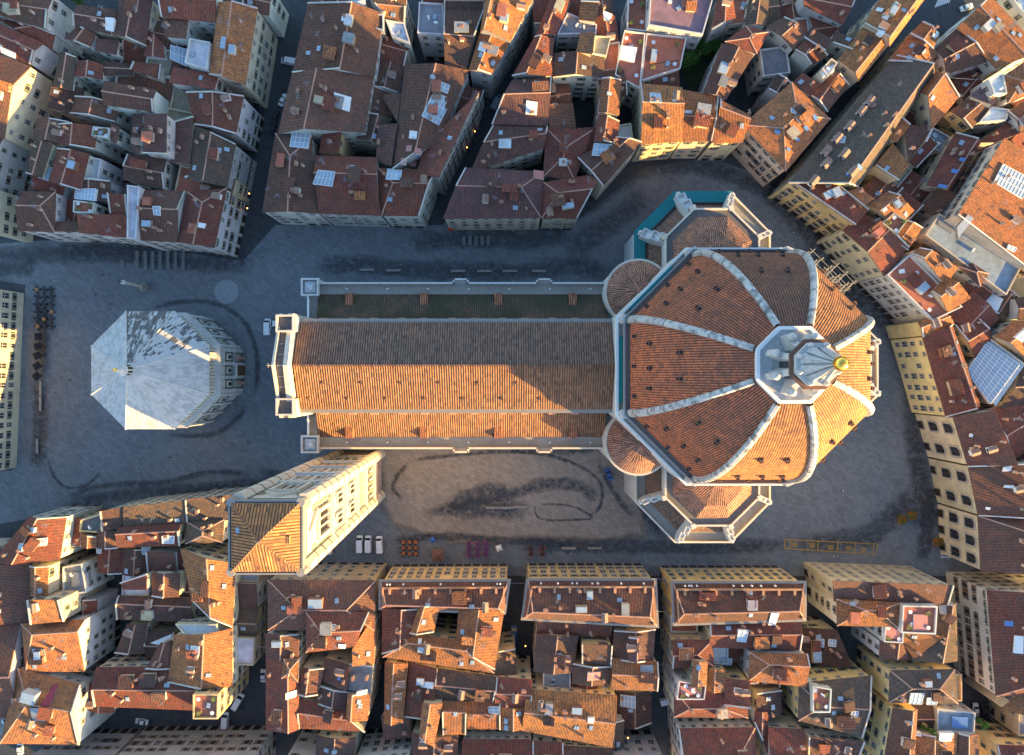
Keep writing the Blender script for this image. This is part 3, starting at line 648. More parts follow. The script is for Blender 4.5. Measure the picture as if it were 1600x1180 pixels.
# teal protective sheeting
def slab(name, pts, z0, z1, mt, label, cat):
    B = MB(); B.prism(pts, z0, z1); return tag(B.build(name, mt), label, cat)
sh = lambda t, wd: WN(t, wd)
slab('protective_sheet', [sh(49.9, -8.2), sh(51.2, -8.3), sh(51.2, 8.4), sh(39.6, 20.1), sh(23.5, 20.1), sh(23.5, 16.8), sh(38.3, 16.8), sh(47.9, 7.2), sh(47.9, -8.2)], 20.15, 20.45, TEAL, 'long teal sheet covering the walkway round the north apse', 'sheet')
def dsh(a0, e0, e1, label):
    t = R(a0); pts = [(CX + r * math.cos(t) - e * math.sin(t), CY + r * math.sin(t) + e * math.cos(t)) for r, e in ((27.95, e0), (29.0, e0), (29.0, e1), (27.95, e1))]
    return slab('protective_sheet', pts, 48.7, 49.9, TEAL, label, 'sheet')
dsh(180, -7.5, 9.0, 'narrow teal sheet along the foot of the dome above the nave'); dsh(135, -6.5, 8.5, 'diagonal teal sheet beside the round-roofed north-west exedra')
# scaffold on the north-east side
sc = tag(empty('scaffold', (*P(1290, 425, 40), 20)), 'pale tubular scaffold standing at the north-east flank of the dome', 'scaffold')
t = R(45); B = MB(weld=False); Bp = MB()
def S(r, e, z): return (CX + r * math.cos(t) - e * math.sin(t), CY + r * math.sin(t) + e * math.cos(t), z)
for e in range(-6, 9, 3):
    for r in (30.5, 33, 35.5): B.tube(S(r, e, 28), S(r, e, 52 - (e + 6) * .5), .08)
for z in (30, 34, 38, 42, 46, 50):
    for r in (30.5, 33, 35.5): B.tube(S(r, -6.6, z), S(r, 7.0 if z < 47 else 2, z), .07)
    for e in range(-6, 7 if z < 47 else 3, 3): B.tube(S(30, e, z), S(36.4, e, z), .07); B.tube(S(30.5, e, z - 4), S(35.5, e, z), .06)
B.build('scaffold_tube', simple('scaffold_tubes', (.36, .33, .28), .6), sc)
for z in (34, 42): Bp = MB(); Bp.prism([S(31, -6, 0)[:2], S(33, -6, 0)[:2], S(33, 6, 0)[:2], S(31, 6, 0)[:2]], z, z + .1); Bp.build('scaffold_deck', WOODM, sc)

# ---------------------------------------------------------------- baptistery
BX, BY = -102.4, .8
bap = tag(empty('baptistery', (BX, BY, 0)), 'octagonal white and green marble baptistery with pale pyramid roof', 'baptistery')
B = MB(); B.prism(ngon((BX, BY), 16.4), 0, 17.5, 0); B.build('wall', MARBLE, bap)
B = MB(); B.prism(ngon((BX, BY), 16.9), 17.5, 18.6, 0); B.build('lower_cornice', MARBLE, bap)
B = MB(); B.prism(ngon((BX, BY), 15.5), 18.6, 24.6, 0); B.build('attic_wall', MARBLE, bap)
B = MB(); B.prism(ngon((BX, BY), 16.3), 24.6, 25.4, 0); B.build('eave_cornice', MARBLE_W, bap)
B = MB(); po, pi = ngon((BX, BY), 16.7), ngon((BX, BY), 1.6)
c8 = ngon((BX, BY), 16.5)
rb = None
for k in range(8):
    j = (k + 1) % 8; B = MB(); a, b, c, d = po[k], po[j], pi[j], pi[k]; ang = (22.5 + 45 * k + 22.5) % 360; L = math.hypot(b[0] - a[0], b[1] - a[1])
    B.face([(*a, 25.4), (*b, 25.4), (*c, 36.4), (*d, 36.4)], 0, [(-L / 2, 0), (L / 2, 0), (.6, 18.6), (-.6, 18.6)])
    B.face([(*a, 25.0), (*b, 25.0), (*b, 25.4), (*a, 25.4)])
    B.build('roof_slope', SLAB_D if abs(ang - 90) < 1 else weathered('part_blackened_slab', (.45, .45, .45), (.05, .05, .055), .72, .82) if abs(ang - 45) < 1 else SLAB, bap)
for k in range(8):                       # ridges
    B = MB(); a, d = po[k], pi[k]; B.tube((*a, 25.45), (*d, 36.45), .22, .14, 6); B.build('roof_ridge', MARBLE, bap)
for k in range(8):                       # marble panels on the walls
    t = R(45 * k); ca, sa = math.cos(t), math.sin(t); B = MB(); Ba = MB(); hwid = 16.4 * math.tan(R(22.5))
    def W2(r, e): return (BX + r * ca - e * sa, BY + r * sa + e * ca)
    def bar(B, r, e0, e1, z0, z1, m, th=.12):
        x, y = W2(r + th / 2, (e0 + e1) / 2); B.box((x, y, z0), (th, abs(e1 - e0), z1 - z0), t, m)
    if math.cos(t) < -.2: 
        for z in (5, 9.5, 14): bar(B, 16.4, -hwid, hwid, z, z + .35, 0)
        B.build('marble_band', GREENST, bap); continue
    for z in (.4, 7.8, 8.6, 13.2, 16.9): bar(B, 16.4, -hwid + .3, hwid - .3, z, z + .32, 0)
    for e in (-6.1, -2.1, 2.1, 6.1): bar(B, 16.4, e - .45, e + .45, .5, 16.8, 1, .35); bar(B, 16.4, e - .65, e + .65, 7.2, 7.8, 1, .5)
    for e in (-4.1, 0, 4.1):
        for z0, z1 in ((1.2, 6.6), (9.2, 12.8)):
            bar(B, 16.41, e - 1.4, e - 1.15, z0, z1, 0); bar(B, 16.41, e + 1.15, e + 1.4, z0, z1, 0); bar(B, 16.41, e - 1.4, e + 1.4, z1, z1 + .25, 0); bar(B, 16.41, e - 1.4, e + 1.4, z0 - .25, z0, 0)
    B.build('marble_panel', [GREENST, MARBLE], bap)
    for e in (-4.1, 0, 4.1):
        Bw = MB(); bar(Bw, 16.42, e - .55, e + .55, 9.8, 12.2, 0, .2); bar(Bw, 16.42, e - .9, e + .9, 12.2, 12.6, 1, .4); bar(Bw, 16.42, e - .9, e - .55, 9.6, 12.2, 1, .35); bar(Bw, 16.42, e + .55, e + .9, 9.6, 12.2, 1, .35); Bw.build('window', [PANE, MARBLE_W], bap)
    for k2 in range(13):
        e = -5.9 + k2 * .98; Bw = MB(); bar(Bw, 15.5, e - .32, e + .32, 19.6, 23.9, 0, .1); bar(Bw, 15.5, e + .42, e + .52, 19.2, 24.4, 1, .22); Bw.build('attic_panel', [MARBLE_W, GREENST], bap)
    if abs(t) < .01:
        Bw = MB(); bar(Bw, 16.4, -2.2, 2.2, 0, 6.6, 0, .8); Bw.build('door_surround', MARBLE, bap)
        Bw = MB(); bar(Bw, 17.2, -1.6, 1.6, 0, 6.0, 0, .1); Bw.build('door', simple('bronze_door', (.16, .09, .04), .5, .5), bap)
        for e in (-4, 4): Bw = MB(); bar(Bw, 16.7, e - .5, e + .5, 0, 5.5, 0, .6); Bw.build('porphyry_column', PINKST, bap)
B = MB(); B.lathe((BX, BY, 36), [(1.9, 0), (1.9, .5), (1.3, .6), (1.3, 3.6), (1.7, 3.7), (1.7, 4.2), (1.2, 4.5), (.25, 6.6)], 8); lt = B.build('lantern', MARBLE, bap)
for k in range(8): B = MB(); t = R(45 * k + 22.5); B.box((BX + 1.25 * math.cos(t), BY + 1.25 * math.sin(t), 36.9), (.3, .5, 2.4), t); B.build('lantern_opening', VOID, lt)
B = MB(); B.lathe((BX, BY, 43), [(.02, -.5), (.45, -.2), (.45, .2), (.02, .5)], 10); B.box((BX, BY, 43.4), (.1, .1, 1.6)); B.box((BX, BY, 44.3), (.1, .8, .1)); B.build('lantern_ball', GOLD, lt)

# ---------------------------------------------------------------- bell tower
TX, TY = -48.6, -32.4
cam_t = tag(empty('bell_tower', (TX, TY, 0)), 'tall square marble bell tower with orange pyramid roof', 'bell tower')
HW = 6.9; TT = 83.0
B = MB(); B.prism([(TX - HW, TY - HW), (TX + HW, TY - HW), (TX + HW, TY + HW), (TX - HW, TY + HW)], 0, TT, 0); B.build('shaft', MARBLE_W, cam_t)
for sx in (-1, 1):
    for sy in (-1, 1):
        B = MB(); c = (TX + sx * (HW - .3), TY + sy * (HW - .3)); B.prism(ngon(c, 1.55), 0, TT, 0); o = B.build('corner_buttress', MARBLE_W, cam_t)
        for k in range(14): B = MB(); B.prism(ngon(c, 1.61), 4 + k * 5.6, 4.5 + k * 5.6); B.build('buttress_band', PINKST if k % 2 else GREENST, o)
LV = [0, 13, 25, 36.5, 49.5, 62.5, TT]
for z in LV[1:-1]:
    B = MB(); B.prism([(TX + a * (HW + .75), TY + b * (HW + .75)) for a, b in ((-1, -1), (1, -1), (1, 1), (-1, 1))], z - .5, z + .35); B.build('string_course', MARBLE, cam_t)
faces = [(1, 0), (0, 1), (-1, 0), (0, -1)]
def fb(B, f, e0, e1, z0, z1, th, m=0, off=0):
    fx, fy = f; r = HW + off + th / 2; e = (e0 + e1) / 2
    B.box((TX + fx * r - fy * e, TY + fy * r + fx * e, z0), (th if fx else abs(e1 - e0), th if fy else abs(e1 - e0), z1 - z0), 0, m)
def frame(B, f, e0, e1, z0, z1, wd, th, m, off=0):
    fb(B, f, e0, e0 + wd, z0, z1, th, m, off); fb(B, f, e1 - wd, e1, z0, z1, th, m, off); fb(B, f, e0 + wd, e1 - wd, z0, z0 + wd, th, m, off); fb(B, f, e0 + wd, e1 - wd, z1 - wd, z1, th, m, off)
def gable(B, f, ec, hw, z0, z1, th, m):
    fx, fy = f
    for a, b, c, d in (((ec - hw, z0), (ec, z1), (ec, z1 - .9), (ec - hw + .7, z0), ), ((ec + hw, z0), (ec, z1), (ec, z1 - .9), (ec + hw - .7, z0))):
        pts = [a, b, c, d]
        for r, rev in ((HW + th, 0), (HW, 1)):
            q = [(TX + fx * r - fy * e, TY + fy * r + fx * e, z) for e, z in pts]; B.face(q)
        for i in range(4):
            (e0, zz0), (e1, zz1) = pts[i], pts[(i + 1) % 4]
            B.face([(TX + fx * r - fy * e, TY + fy * r + fx * e, z) for r, e, z in ((HW, e0, zz0), (HW, e1, zz1), (HW + th, e1, zz1), (HW + th, e0, zz0))])
for f in faces:
    vis = f in ((1, 0), (0, 1))
    def part(name, fn, mts):
        B = MB(); fn(B); return B.build(name, mts, cam_t)
    for z0 in (1, 7.2):
        for k in range(7 if vis else 3):
            n_ = 7 if vis else 3; wd = 9.8 / n_; e = -4.9 + k * wd
            part('relief_panel', lambda B: (frame(B, f, e + .1, e + wd - .1, z0, z0 + 4.6, .16, .14, 0), fb(B, f, e + wd * .32, e + wd * .68, z0 + 1.3, z0 + 3.3, .1, 1)), [PINKST, STONE])
    for k in range(4):
        e = -4.9 + k * 2.45
        part('statue_niche', lambda B: (frame(B, f, e + .2, e + 2.25, 14.2, 23, .22, .16, 0), fb(B, f, e + .65, e + 1.8, 15.2, 21.4, .06, 1), fb(B, f, e + .95, e + 1.5, 15.4, 19.6, .35, 2)), [GREENST, VOID, MARBLE])
        part('wall_panel', lambda B: (frame(B, f, e + .2, e + 2.25, 26.4, 35.2, .2, .12, 0), fb(B, f, e + .8, e + 1.65, 28, 33.5, .06, 1)), [GREENST, PINKST])
    for z0 in (37.4, 50.4):
        for ec in (-2.45, 2.45):
            wi = part('window', lambda B: (frame(B, f, ec - 2.1, ec + 2.1, z0 + .2, z0 + 11.2, .2, .12, 3), frame(B, f, ec - 1.55, ec + 1.55, z0 + 1.6, z0 + 7.6, .4, .45, 0), fb(B, f, ec - .14, ec + .14, z0 + 2, z0 + 7.2, .3, 0), fb(B, f, ec - 1.15, ec - .16, z0 + 2, z0 + 7.2, .05, 1), fb(B, f, ec + .16, ec + 1.15, z0 + 2, z0 + 7.2, .05, 1), gable(B, f, ec, 1.9, z0 + 7.6, z0 + 10.4, .4, 0)), [MARBLE_W, VOID, PINKST, GREENST])
    part('window', lambda B: (frame(B, f, -5.0, 5.0, 63.4, 82.2, .25, .12, 3), frame(B, f, -3.3, 3.3, 65, 75.2, .75, .8, 0), [fb(B, f, e - .16, e + .16, 65.8, 74.5, .45, 0) for e in (-.85, .85)], [fb(B, f, e - .62, e + .62, 65.8, 74.4, .05, 1) for e in (-1.75, 0, 1.75)], gable(B, f, 0, 3.9, 75.2, 80.6, .6, 0), gable(B, f, 0, 2.6, 75.2, 78.6, .35, 3), fb(B, f, -4.1, 4.1, 63.9, 64.6, .9, 0)), [MARBLE_W, VOID, PINKST, GREENST])
    for e in (-4.1, 4.1):
        for z0 in (65, 69.5, 74): part('wall_panel', lambda B: (frame(B, f, e - .6, e + .6, z0, z0 + 3.8, .15, .1, 0), fb(B, f, e - .22, e + .22, z0 + 1.1, z0 + 2.7, .08, 1)), [GREENST, PINKST])
sq = lambda h: [(TX - h, TY - h), (TX + h, TY - h), (TX + h, TY + h), (TX - h, TY + h)]
B = MB(); B.loft(sq(HW + .1), TT, sq(7.4), TT + 2.2); B.face([(*p, TT + 2.2) for p in sq(7.4)]); B.build('bracket_cornice', STONE, cam_t)
B = MB(); po, pi = sq(7.4), sq(7.05); B.prism(po, TT + 2.203, TT + 2.9, 0, topf=False); B.ring(po, pi, TT + 2.9); B.loft(pi[::-1], TT + 2.9, pi[::-1], TT + 2.25); B.build('parapet', STONE, cam_t)
for sx in (-1, 1):
    for sy in (-1, 1): B = MB(); B.prism(ngon((TX + sx * 6.9, TY + sy * 6.9), .85), TT + .6, TT + 3.0); B.build('parapet_corner', STONE, cam_t)
for i, (sx, sy) in enumerate(((0, 1), (-1, 0), (0, -1), (1, 0))):
    B = MB(); s_ = sq(6.75); a, b = s_[(i + 2) % 4], s_[(i + 3) % 4]; tiled(B, [(*a, TT + 2.9), (*b, TT + 2.9), (TX, TY, TT + 6.6)], (b[0] - a[0], b[1] - a[1]), .55, .09); B.build('roof_slope', TILE_NAVE, cam_t, (.50, .21, .08))
for p in sq(6.75): B = MB(); B.tube((*p, TT + 2.95), (TX, TY, TT + 6.65), .2, .2, 6); B.build('roof_ridge', TILE, cam_t, (.42, .2, .1))
B = MB(); B.prism(sq(6.8), TT + 2.25, TT + 2.9); B.build('roof_base', STONE, cam_t)
B = MB(); B.tube((TX, TY, TT + 6.2), (TX, TY, TT + 8), .12); B.build('mast', METAL, cam_t)
B = MB(); B.box((TX - 5.0, TY + 1.6, TT + 3.3), (.9, 1.1, .7)); B.build('skylight', SKYL, cam_t)
B = MB(); B.box((TX + 4.6, TY - .2, TT + 3.4), (1.1, 1.3, .9)); B.build('roof_hatch', TILE, cam_t, (.45, .22, .1))
# ---------------------------------------------------------------- houses
# columns: tile (c,r) of the photograph seen 4x (px = 400c + x/4, py = 295r + y/4), '--' = plain pixels ; roof corners ; eave height ; roof ; roof colour ; wall colour ; what it looks like
BLK = {}
HD = '''
#A|on the left-hand street at the top left edge
00|-40 -40 335 -40 285 180 -40 85|18|g.5|b|w|house with plain brown roof cut by the corner of the photo
00|-60 100 140 150 345 215 320 310|15|g.5|r|w|long red-roofed house with pale facade and few windows
00|-60 120 270 270 190 405 -60 300|18|g.45|r|w|red-roofed house with small pink roof terrace
00|-80 310 195 415 25 865 -80 865|19|g.35|b|c|tall cream house with rows of bluish shutters
00|-120 865 22 862 -60 1200 -120 1200|18|g.4|b|g|grey house with regular dark windows
01|-120 -20 -30 -10 -50 270 -120 270|18|g.4|b|c|cream corner house facing the bicycle racks
#B|in the big block north of the baptistery
00|480 30 730 60 690 215 460 165|18|g.5|d|c|brown gabled house at the block's top left
00|700 210 750 -30 955 -10 910 290|18|g.5|u|c|dark maroon gabled house running up to the frame edge
00|1000 -40 1370 -40 1345 140 1010 110|19|g.3|r|w|red-roofed house above the square courtyard
00|1010 112 1180 105 1180 260 1050 250|18|s|b|w|short brown wing left of the square courtyard
00|1310 470 1365 15 1610 50 1535 535|19|g.42|o|c|house with a bright orange strip of new tiles
00|1190 245 1320 270 1300 440 1160 400|19.5|f|w|w|white flat-roofed house with pale glass canopy
00|1080 420 1370 470 1350 570 1070 530|18|s|r|w|low red shed roof below the white flat roof
00|1215 780 1165 575 1525 600 1475 840|18|g.5|r|w|red and brown gabled house beside the pink gutter street
00|650 505 975 560 960 700 645 655|21|g.5,0,0|b|w|tall house whose white side wall has three small windows
00|895 960 900 715 1065 725 1060 980|21|s|u|w|high purple-brown shed roof in the middle of the block
00|1065 1010 1090 760 1225 740 1195 1040|17|s|u|c|purple-brown shed roof above the lamp-lit courtyard
00|1175 1115 1225 790 1475 900 1420 1170|18|g.45|m|g|mossy gabled house with grey windowed flank
00|800 965 1040 995 1030 1185 770 1125|17|g.5|d|w|dark brown roof left of the lamp-lit courtyard
00|810 950 830 715 900 720 880 960|18|s|d|w|narrow dark shed roof beside a white wall
00|465 475 480 375 645 400 640 500|17|g.5|r|w|small red-brown gabled roof with white edge
00|650 385 840 400 830 470 640 470|16|g.5|d|w|low dark gabled roof behind a white ledge
00|835 385 1010 405 1010 505 825 445|17|s|r|w|red shed roof running to the white terrace
00|600 240 745 250 740 355 610 330|17|s|u|w|small maroon shed roof with a pale dormer
00|900 355 925 180 1020 270 1030 365|17|g.5|r|w|dark red roof at the foot of a white stair
00|440 710 470 600 745 650 720 765|16|g.5|b|w|brown gabled roof with two tiny white skylights
00|205 865 230 735 430 760 400 905|17|g.5|m|w|mossy roof with cluttered white terrace
00|330 905 350 775 605 790 590 935|17|g.5|r|w|red-brown roof with white chimney stacks
00|580 855 590 795 695 805 685 865|18|f|t|w|tiny pink roof terrace with white walls
00|690 885 692 775 755 800 735 905|18|s|b|w|slim brown roof beside a white gable wall
00|165 1085 210 880 330 890 260 1115|18|g.5|m|c|mossy roof with two blue glazed lanterns
00|300 1135 360 925 560 960 500 1190|18|g.5|r|w|red-brown gable overlooking the white inner court
00|505 1110 535 975 645 1000 620 1130|15|f|w|w|white stepped house inside the inner court
00|330 545 375 325 475 355 450 565|17|g.5|m|w|mossy dark roof along the left street
00|400 240 480 160 600 215 560 300|17|g.5|b|w|brown roof with white dormers by the left street
01|110 265 140 15 350 20 340 270|18|g.4,.3,0@1|b|w|brown hipped roof at the block's lower left corner
01|455 65 460 -60 690 -50 690 75|16|g.5|b|w|brown roof topped by a long blue glass strip
01|465 150 468 75 600 90 590 158|17|f|t|w|red-floored roof terrace with white chairs
01|690 155 690 35 805 45 800 172|18|s@3|r|w|red square shed roof beside the tall white wall
01|345 205 495 205 490 275 340 270|17|s|b|w|small brown roof with a long white dormer
01|490 275 500 165 805 170 805 308|17.5|s@3|r|w|red-brown front roof left of the tall white wall
01|800 312 802 -20 880 -10 858 318|20|f|w|w|narrow house with blank white flat top
01|860 322 885 5 1160 15 1108 335|18|g.4@1|b|w|wide brown roof right of the tall white wall
01|1108 335 1170 20 1420 -5 1340 372|18|g.5,.25,0|r|w|corner house with rows of dark windows on its white flank
#C|in the block between the two north streets
10|225 455 325 20 800 85 740 480|19|g.62|b|w|very long brown roof with a turquoise light well
10|135 838 225 455 735 480 680 830|18.5|g.35|b|w|brown roof with a pale square glass hatch
10|855 1060 930 400 1330 440 1140 900|18.5|g.5|b|w|broad brown roof with a big grey glazed lantern
10|1000 1090 1060 900 1400 600 1150 1130|18|s|r|g|red-brown roof edge with four pink skylights
10|1330 440 1400 200 1590 260 1470 470|19|g.4|o|g|small roof with white terrace beside the dark lane
10|1400 205 1440 -40 1750 -40 1590 260|21|g.15|o|g|bright orange roof with white roof windows
10|540 10 690 -10 665 62 548 58|20|p|q|w|glass pyramid lantern house at the top edge
10|595 70 800 98 800 200 640 160|19|f|y|w|grey flat roof behind the glass pyramid
10|690 -30 945 -30 930 140 800 100|19|g.5|o|w|orange-brown roof touching the top edge
10|810 128 930 150 968 282 850 235|18|f|w|w|long pale flat-roofed house above an inner yard
10|1020 20 1170 30 1180 225 1010 215|17|f|y|w|grey stepped terraces around a yard
10|1175 60 1425 65 1310 440 1180 410|18|g.5|b|w|brown gabled roof next to the orange one
10|1180 -40 1430 -40 1420 65 1175 62|18|g.5|d|w|dark roof at the top edge beside the orange one
--|409 332 430 208 487 214 497 334|18|g.5,.3,0|b|w|corner house with glazed lantern at the block's lower left
10|395 960 415 818 545 830 530 962|17|s|r|y|red roof between two yellow walls
--|498 334 494 243 590 246 595 337|18|g.35@1|r|w|red-brown front roof with blue roof window
--|596 337 590 262 682 266 655 338|18|g.35,0,.3@1|r|w|hipped red roof at the mouth of the dark lane
10|750 1005 762 780 890 782 850 1045|17.5|s|u|w|dark purplish shed roof beside the broad brown one
10|530 480 560 200 700 220 660 350|18|s|b|w|raised brown slope above the green-lit well
10|790 610 800 590 915 600 890 770|16|s|b|w|small brown shed roof in the inner yard
#D|in the wedge-shaped block north of the nave
20|145 225 250 -30 380 -30 275 220|18.5|g.4|r|g|red roof along the dark lane at the top edge
20|0 480 140 230 262 240 250 475|18.5|g.35|r|g|brown-red roof with three round blue domes
--|768 194 800 125 862 120 856 197|18.5|g.4@1|u|g|mauve-brown roof with a white slatted hatch
--|734 270 770 196 856 198 850 232|18|g.4@1|u|w|mauve-brown roof above the small courtyard
--|692 342 727 266 800 268 848 272 |18|x|r|c|
--|692 342 727 262 849 268 846 341|18|g.4,.25,0@1|u|c|front roof with a recessed loggia over cream arches
--|847 341 849 285 940 270 902 341|18|g.4,0,.3@1|r|c|angled corner roof above a cream facade
--|850 275 852 200 925 204 898 283|17.5|g.5,.4,.4|r|w|deep red hipped roof with pale hips
--|902 247 962 214 1003 222 942 292|18|g.5|b|c|mottled brown roof at the bend of the street
20|510 885 540 715 672 758 660 905|18|g.4|r|w|red roof with a pink ridge and glass annex
20|540 705 562 488 682 500 670 722|19|g.4|o|w|sunlit golden roof with ragged shadow
20|400 325 425 205 515 215 500 350|21|s|o|c|little golden roof turret with yellow wall
20|250 480 262 335 582 350 572 490|18|g.45|d|w|dark brown roof facing the sunken court
20|280 222 345 85 530 160 525 220|17|f|y|w|dark grey roof terrace with aerials
20|415 122 430 5 542 25 522 152|19|s|o|w|orange roof box at the top edge
20|505 345 515 230 620 235 590 360|18|f|k|c|tan roof deck beside the golden turret
20|715 190 725 -20 845 -20 838 205|14|f|t|w|brick-red upper terrace with green hedge
20|640 475 700 195 832 215 800 565|15|f|t|w|long brick-red terrace with a white canopy
20|800 515 838 215 1090 240 1050 435|15|f|t|w|wide terracotta terrace with box vents
20|850 165 862 -40 1265 -40 1190 225|18|f|v|w|large mauve flat roof at the top edge
20|800 520 1062 545 1062 885 805 905|18|g.38|o|c|roof half dark, half golden, with a boxed skylight
20|1062 560 1290 600 1247 885 1062 885|17.5|g.55|o|c|golden-striped roof above the curved facade
20|1300 620 1490 720 1440 892 1248 895|18|g.25|o|c|golden roof cut by a diagonal shadow
20|1195 580 1310 270 1510 345 1340 622|18|g.5|b|w|long mottled brown roof beside the garden court
20|1330 260 1460 160 1610 200 1530 340|19|g.5,.4,.4|r|w|red hipped roof with white parapet corner
20|1250 190 1285 -20 1380 -20 1400 110|18|g.5|r|w|brown-red roof beside a pale light well
20|1455 155 1485 -30 1610 -30 1590 160|18|g.5|m|w|mossy roof at the top edge near the light well
--|1160 195 1237 128 1298 186 1228 268|19|g.5,.35,.35|o|c|corner house with hips and five blue roof windows
30|-10 165 100 105 235 205 160 315|18|g.5|b|w|brown roof over a bluish white windowed wall
30|200 -40 560 -40 470 155 225 35|18|g.5|r|w|brown-red roof with a long white dormer strip
30|220 235 270 170 395 275 335 340|18|s|d|c|dark small roof beside the green-yellow wall
30|390 265 420 190 545 275 505 330|18|s|d|w|dark roof with pale rim beside the golden roofs
30|165 315 240 240 375 345 270 405|18|g.5|r|w|red roof with a pointed yellow gable wall
30|440 372 590 172 748 290 565 512|19.5|g.7|o|c|golden roof with ragged shadow at its lower edge
30|600 150 720 -40 1005 -40 760 292|21|g.8|o|c|bright golden roof dotted with white skylights
30|330 440 390 370 430 400 370 490|22|f|k|c|pale yellow roof turret
30|265 602 390 430 508 530 370 702|18|g.4|b|c|brown roof beside the dark diagonal lane
30|150 520 215 455 315 540 255 615|18|s|r|w|red shed roof with a pale rim
30|0 560 60 460 150 525 90 620|17|g.5|d|w|dark gabled roof behind the five-window corner house
#E|in the block north-east of the dome
30|130 1145 800 345 1045 455 560 1175|19|g.78|m|y|very long dark mossy roof with a row of white dormers
30|955 575 1045 450 1198 605 1025 808|20|g.2|o|c|bright golden roof with little white hatch
30|690 830 800 700 872 790 790 900|19.5|s|o|c|sunlit roof with a dark round vent
30|668 1035 780 895 860 1040 790 1142|19.5|s|o|c|golden roof corner above a striped hip
30|850 780 1035 790 960 905 850 1030|19|s|b|c|brown roof wedge between golden roofs
30|1140 692 1278 598 1388 680 1270 808|17|g.5|b|y|brown roof of the yellow-walled house
30|750 385 885 215 1065 340 985 425|19|g.5|o|c|dim orange roof by the dark lane
30|885 215 965 135 1075 220 1030 310|20|g.5|o|c|orange-brown roof with a sharp ridge
30|1050 302 1180 175 1378 385 1115 465|19|g.5|b|w|wide brown roof split by a thin ridge
30|1180 172 1425 430 1720 330 1390 -30|20|g.55|o|w|big brown roof whose far slope is striped gold
30|1480 470 1600 385 1720 560 1500 645|21|g.5,.45,.45|o|w|rounded brown church roof with white lantern wall
30|1365 500 1462 468 1485 592 1405 595|22|f|w|w|white turret block beside the brown church roof
30|1270 605 1350 520 1425 600 1392 672|19|s|v|w|mauve-red flat shed roof by the white turret
30|1020 800 1132 862 1062 955 970 892|14|f|q|g|slate blue flat roof above the sunken garden
30|990 1160 1172 828 1332 892 1135 1190|18|g.75|r|c|long red-brown roof with three blue skylights
--|1484 341 1556 222 1700 300 1606 420|22|s2|o|c|bright orange church roof with a big glazed lantern
--|1443 368 1466 334 1592 420 1570 462|18|f|q|c|grey-blue flat roof in front of the orange church
--|1237 284 1278 262 1348 332 1327 356|18|s|r|y|yellow palace front with a thin dark roof
30|1390 672 1502 690 1480 760 1310 770|17|f|w|w|white flat annex behind the yellow-walled house
30|1500 700 1610 620 1620 800 1580 830|18|g.5|b|w|brown roof at the right edge above the church
30|1320 890 1500 760 1590 830 1400 900|16|s|r|w|low red roof wedged before the church
30|1490 -40 1640 -40 1680 180 1560 60|18|f|w|w|white building cut by the top right corner
#F|in the row curving round the east side of the dome
--|1316 360 1350 333 1420 386 1382 432|19|g.5|r|c|large dark red roof above the curved cream facade
--|1356 321 1388 299 1429 329 1400 358|20|g.3|o|c|orange roof with a dark gutter line
--|1376 350 1395 333 1416 346 1400 368|21|f|t|c|terracotta roof deck on the orange house
--|1388 376 1414 343 1441 356 1418 392|18.5|g.4|o|c|lower orange roof beside the church wall
--|1324 300 1342 293 1362 312 1342 328|20|s|o|y|little golden roof with bright yellow gable wall
--|1384 430 1420 398 1502 480 1456 502|19|f|t|w|white-walled house with a long maroon roof terrace
--|1424 397 1436 387 1497 418 1478 446|21|g.2|o|w|golden striped roof behind the maroon terrace
--|1455 456 1480 432 1517 466 1482 488|20.5|g.3|o|c|golden cluster roof with dark aerials
--|1434 503 1476 487 1492 506 1441 527|18.5|g.4|o|y|orange roof at the bend of the east row
--|1478 652 1441 526 1488 506 1532 634|18|g.75|r|y|long brown roof over a yellow arcaded facade
--|1478 500 1520 455 1562 498 1540 520|16|g.5|r|w|brown roof with a big pale tilted skylight
--|1490 508 1530 498 1552 530 1524 560|17|g.5|r|y|brown roof with a golden dormer
--|1497 416 1520 411 1546 428 1532 448|18.5|g.5,.4,.4|d|w|small dark hipped roof beside the grey-blue one
--|1553 526 1586 500 1650 530 1612 568|19|g.25|o|c|orange striped roof at the right edge
--|1515 582 1548 530 1590 570 1545 634|17|s|q|c|glass-roofed hall with pale blue panes
--|1586 466 1650 455 1650 502 1590 500|18|g.5|d|w|dark brown roof at the right edge
--|1598 570 1660 560 1660 640 1560 640|18|g.5|d|c|shadowed roof right of the glass hall
#G|south-east of the dome
--|1512 728 1489 652 1543 640 1580 726|20|s|b|c|north wing of the long cream palace with arched windows
--|1528 806 1512 728 1720 715 1710 812|20|g.75|b|c|middle wing of the long cream palace with arched windows
--|1533 893 1528 806 1720 812 1720 893|20|g.5,.35,0|b|c|south wing of the long cream palace with a golden hip
--|1545 642 1600 620 1660 660 1582 722|18|g.5|r|w|brown roof hidden behind the cream palace
#Q|at the left edge west of the baptistery
--|-40 745 -27 446 -150 446 -150 745|18|g.5|b|c|cream house front with big dark windows
#I|in the block left of the bell tower
--|-14 880 45 807 104 807 93 875|19|g.4|r|w|corner house with deep red roof and sunlit white wall
--|128 812 162 802 160 832 126 830|15|f|g|y|small green-floored terrace with yellow parapet
--|160 830 162 797 199 790 190 826|17|s1|d|c|dark brown shed roof beside the yellow parapet
--|192 826 198 790 296 780 294 816|17.5|s1|m|c|long mossy front roof facing the piazza
--|294 818 296 778 375 771 372 812|17.5|s1|m|c|mossy front roof tucked under the bell tower
--|372 814 376 771 415 769 416 812|19.5|g.5|m|c|mossy roof end mostly hidden behind the bell tower
--|183 856 184 824 283 818 282 853|18|g.3@1|r|c|red-brown roof with a four-pane skylight
--|290 850 292 816 350 812 348 848|18|g.5,.4,.4|m|c|mossy hipped roof under the bell tower
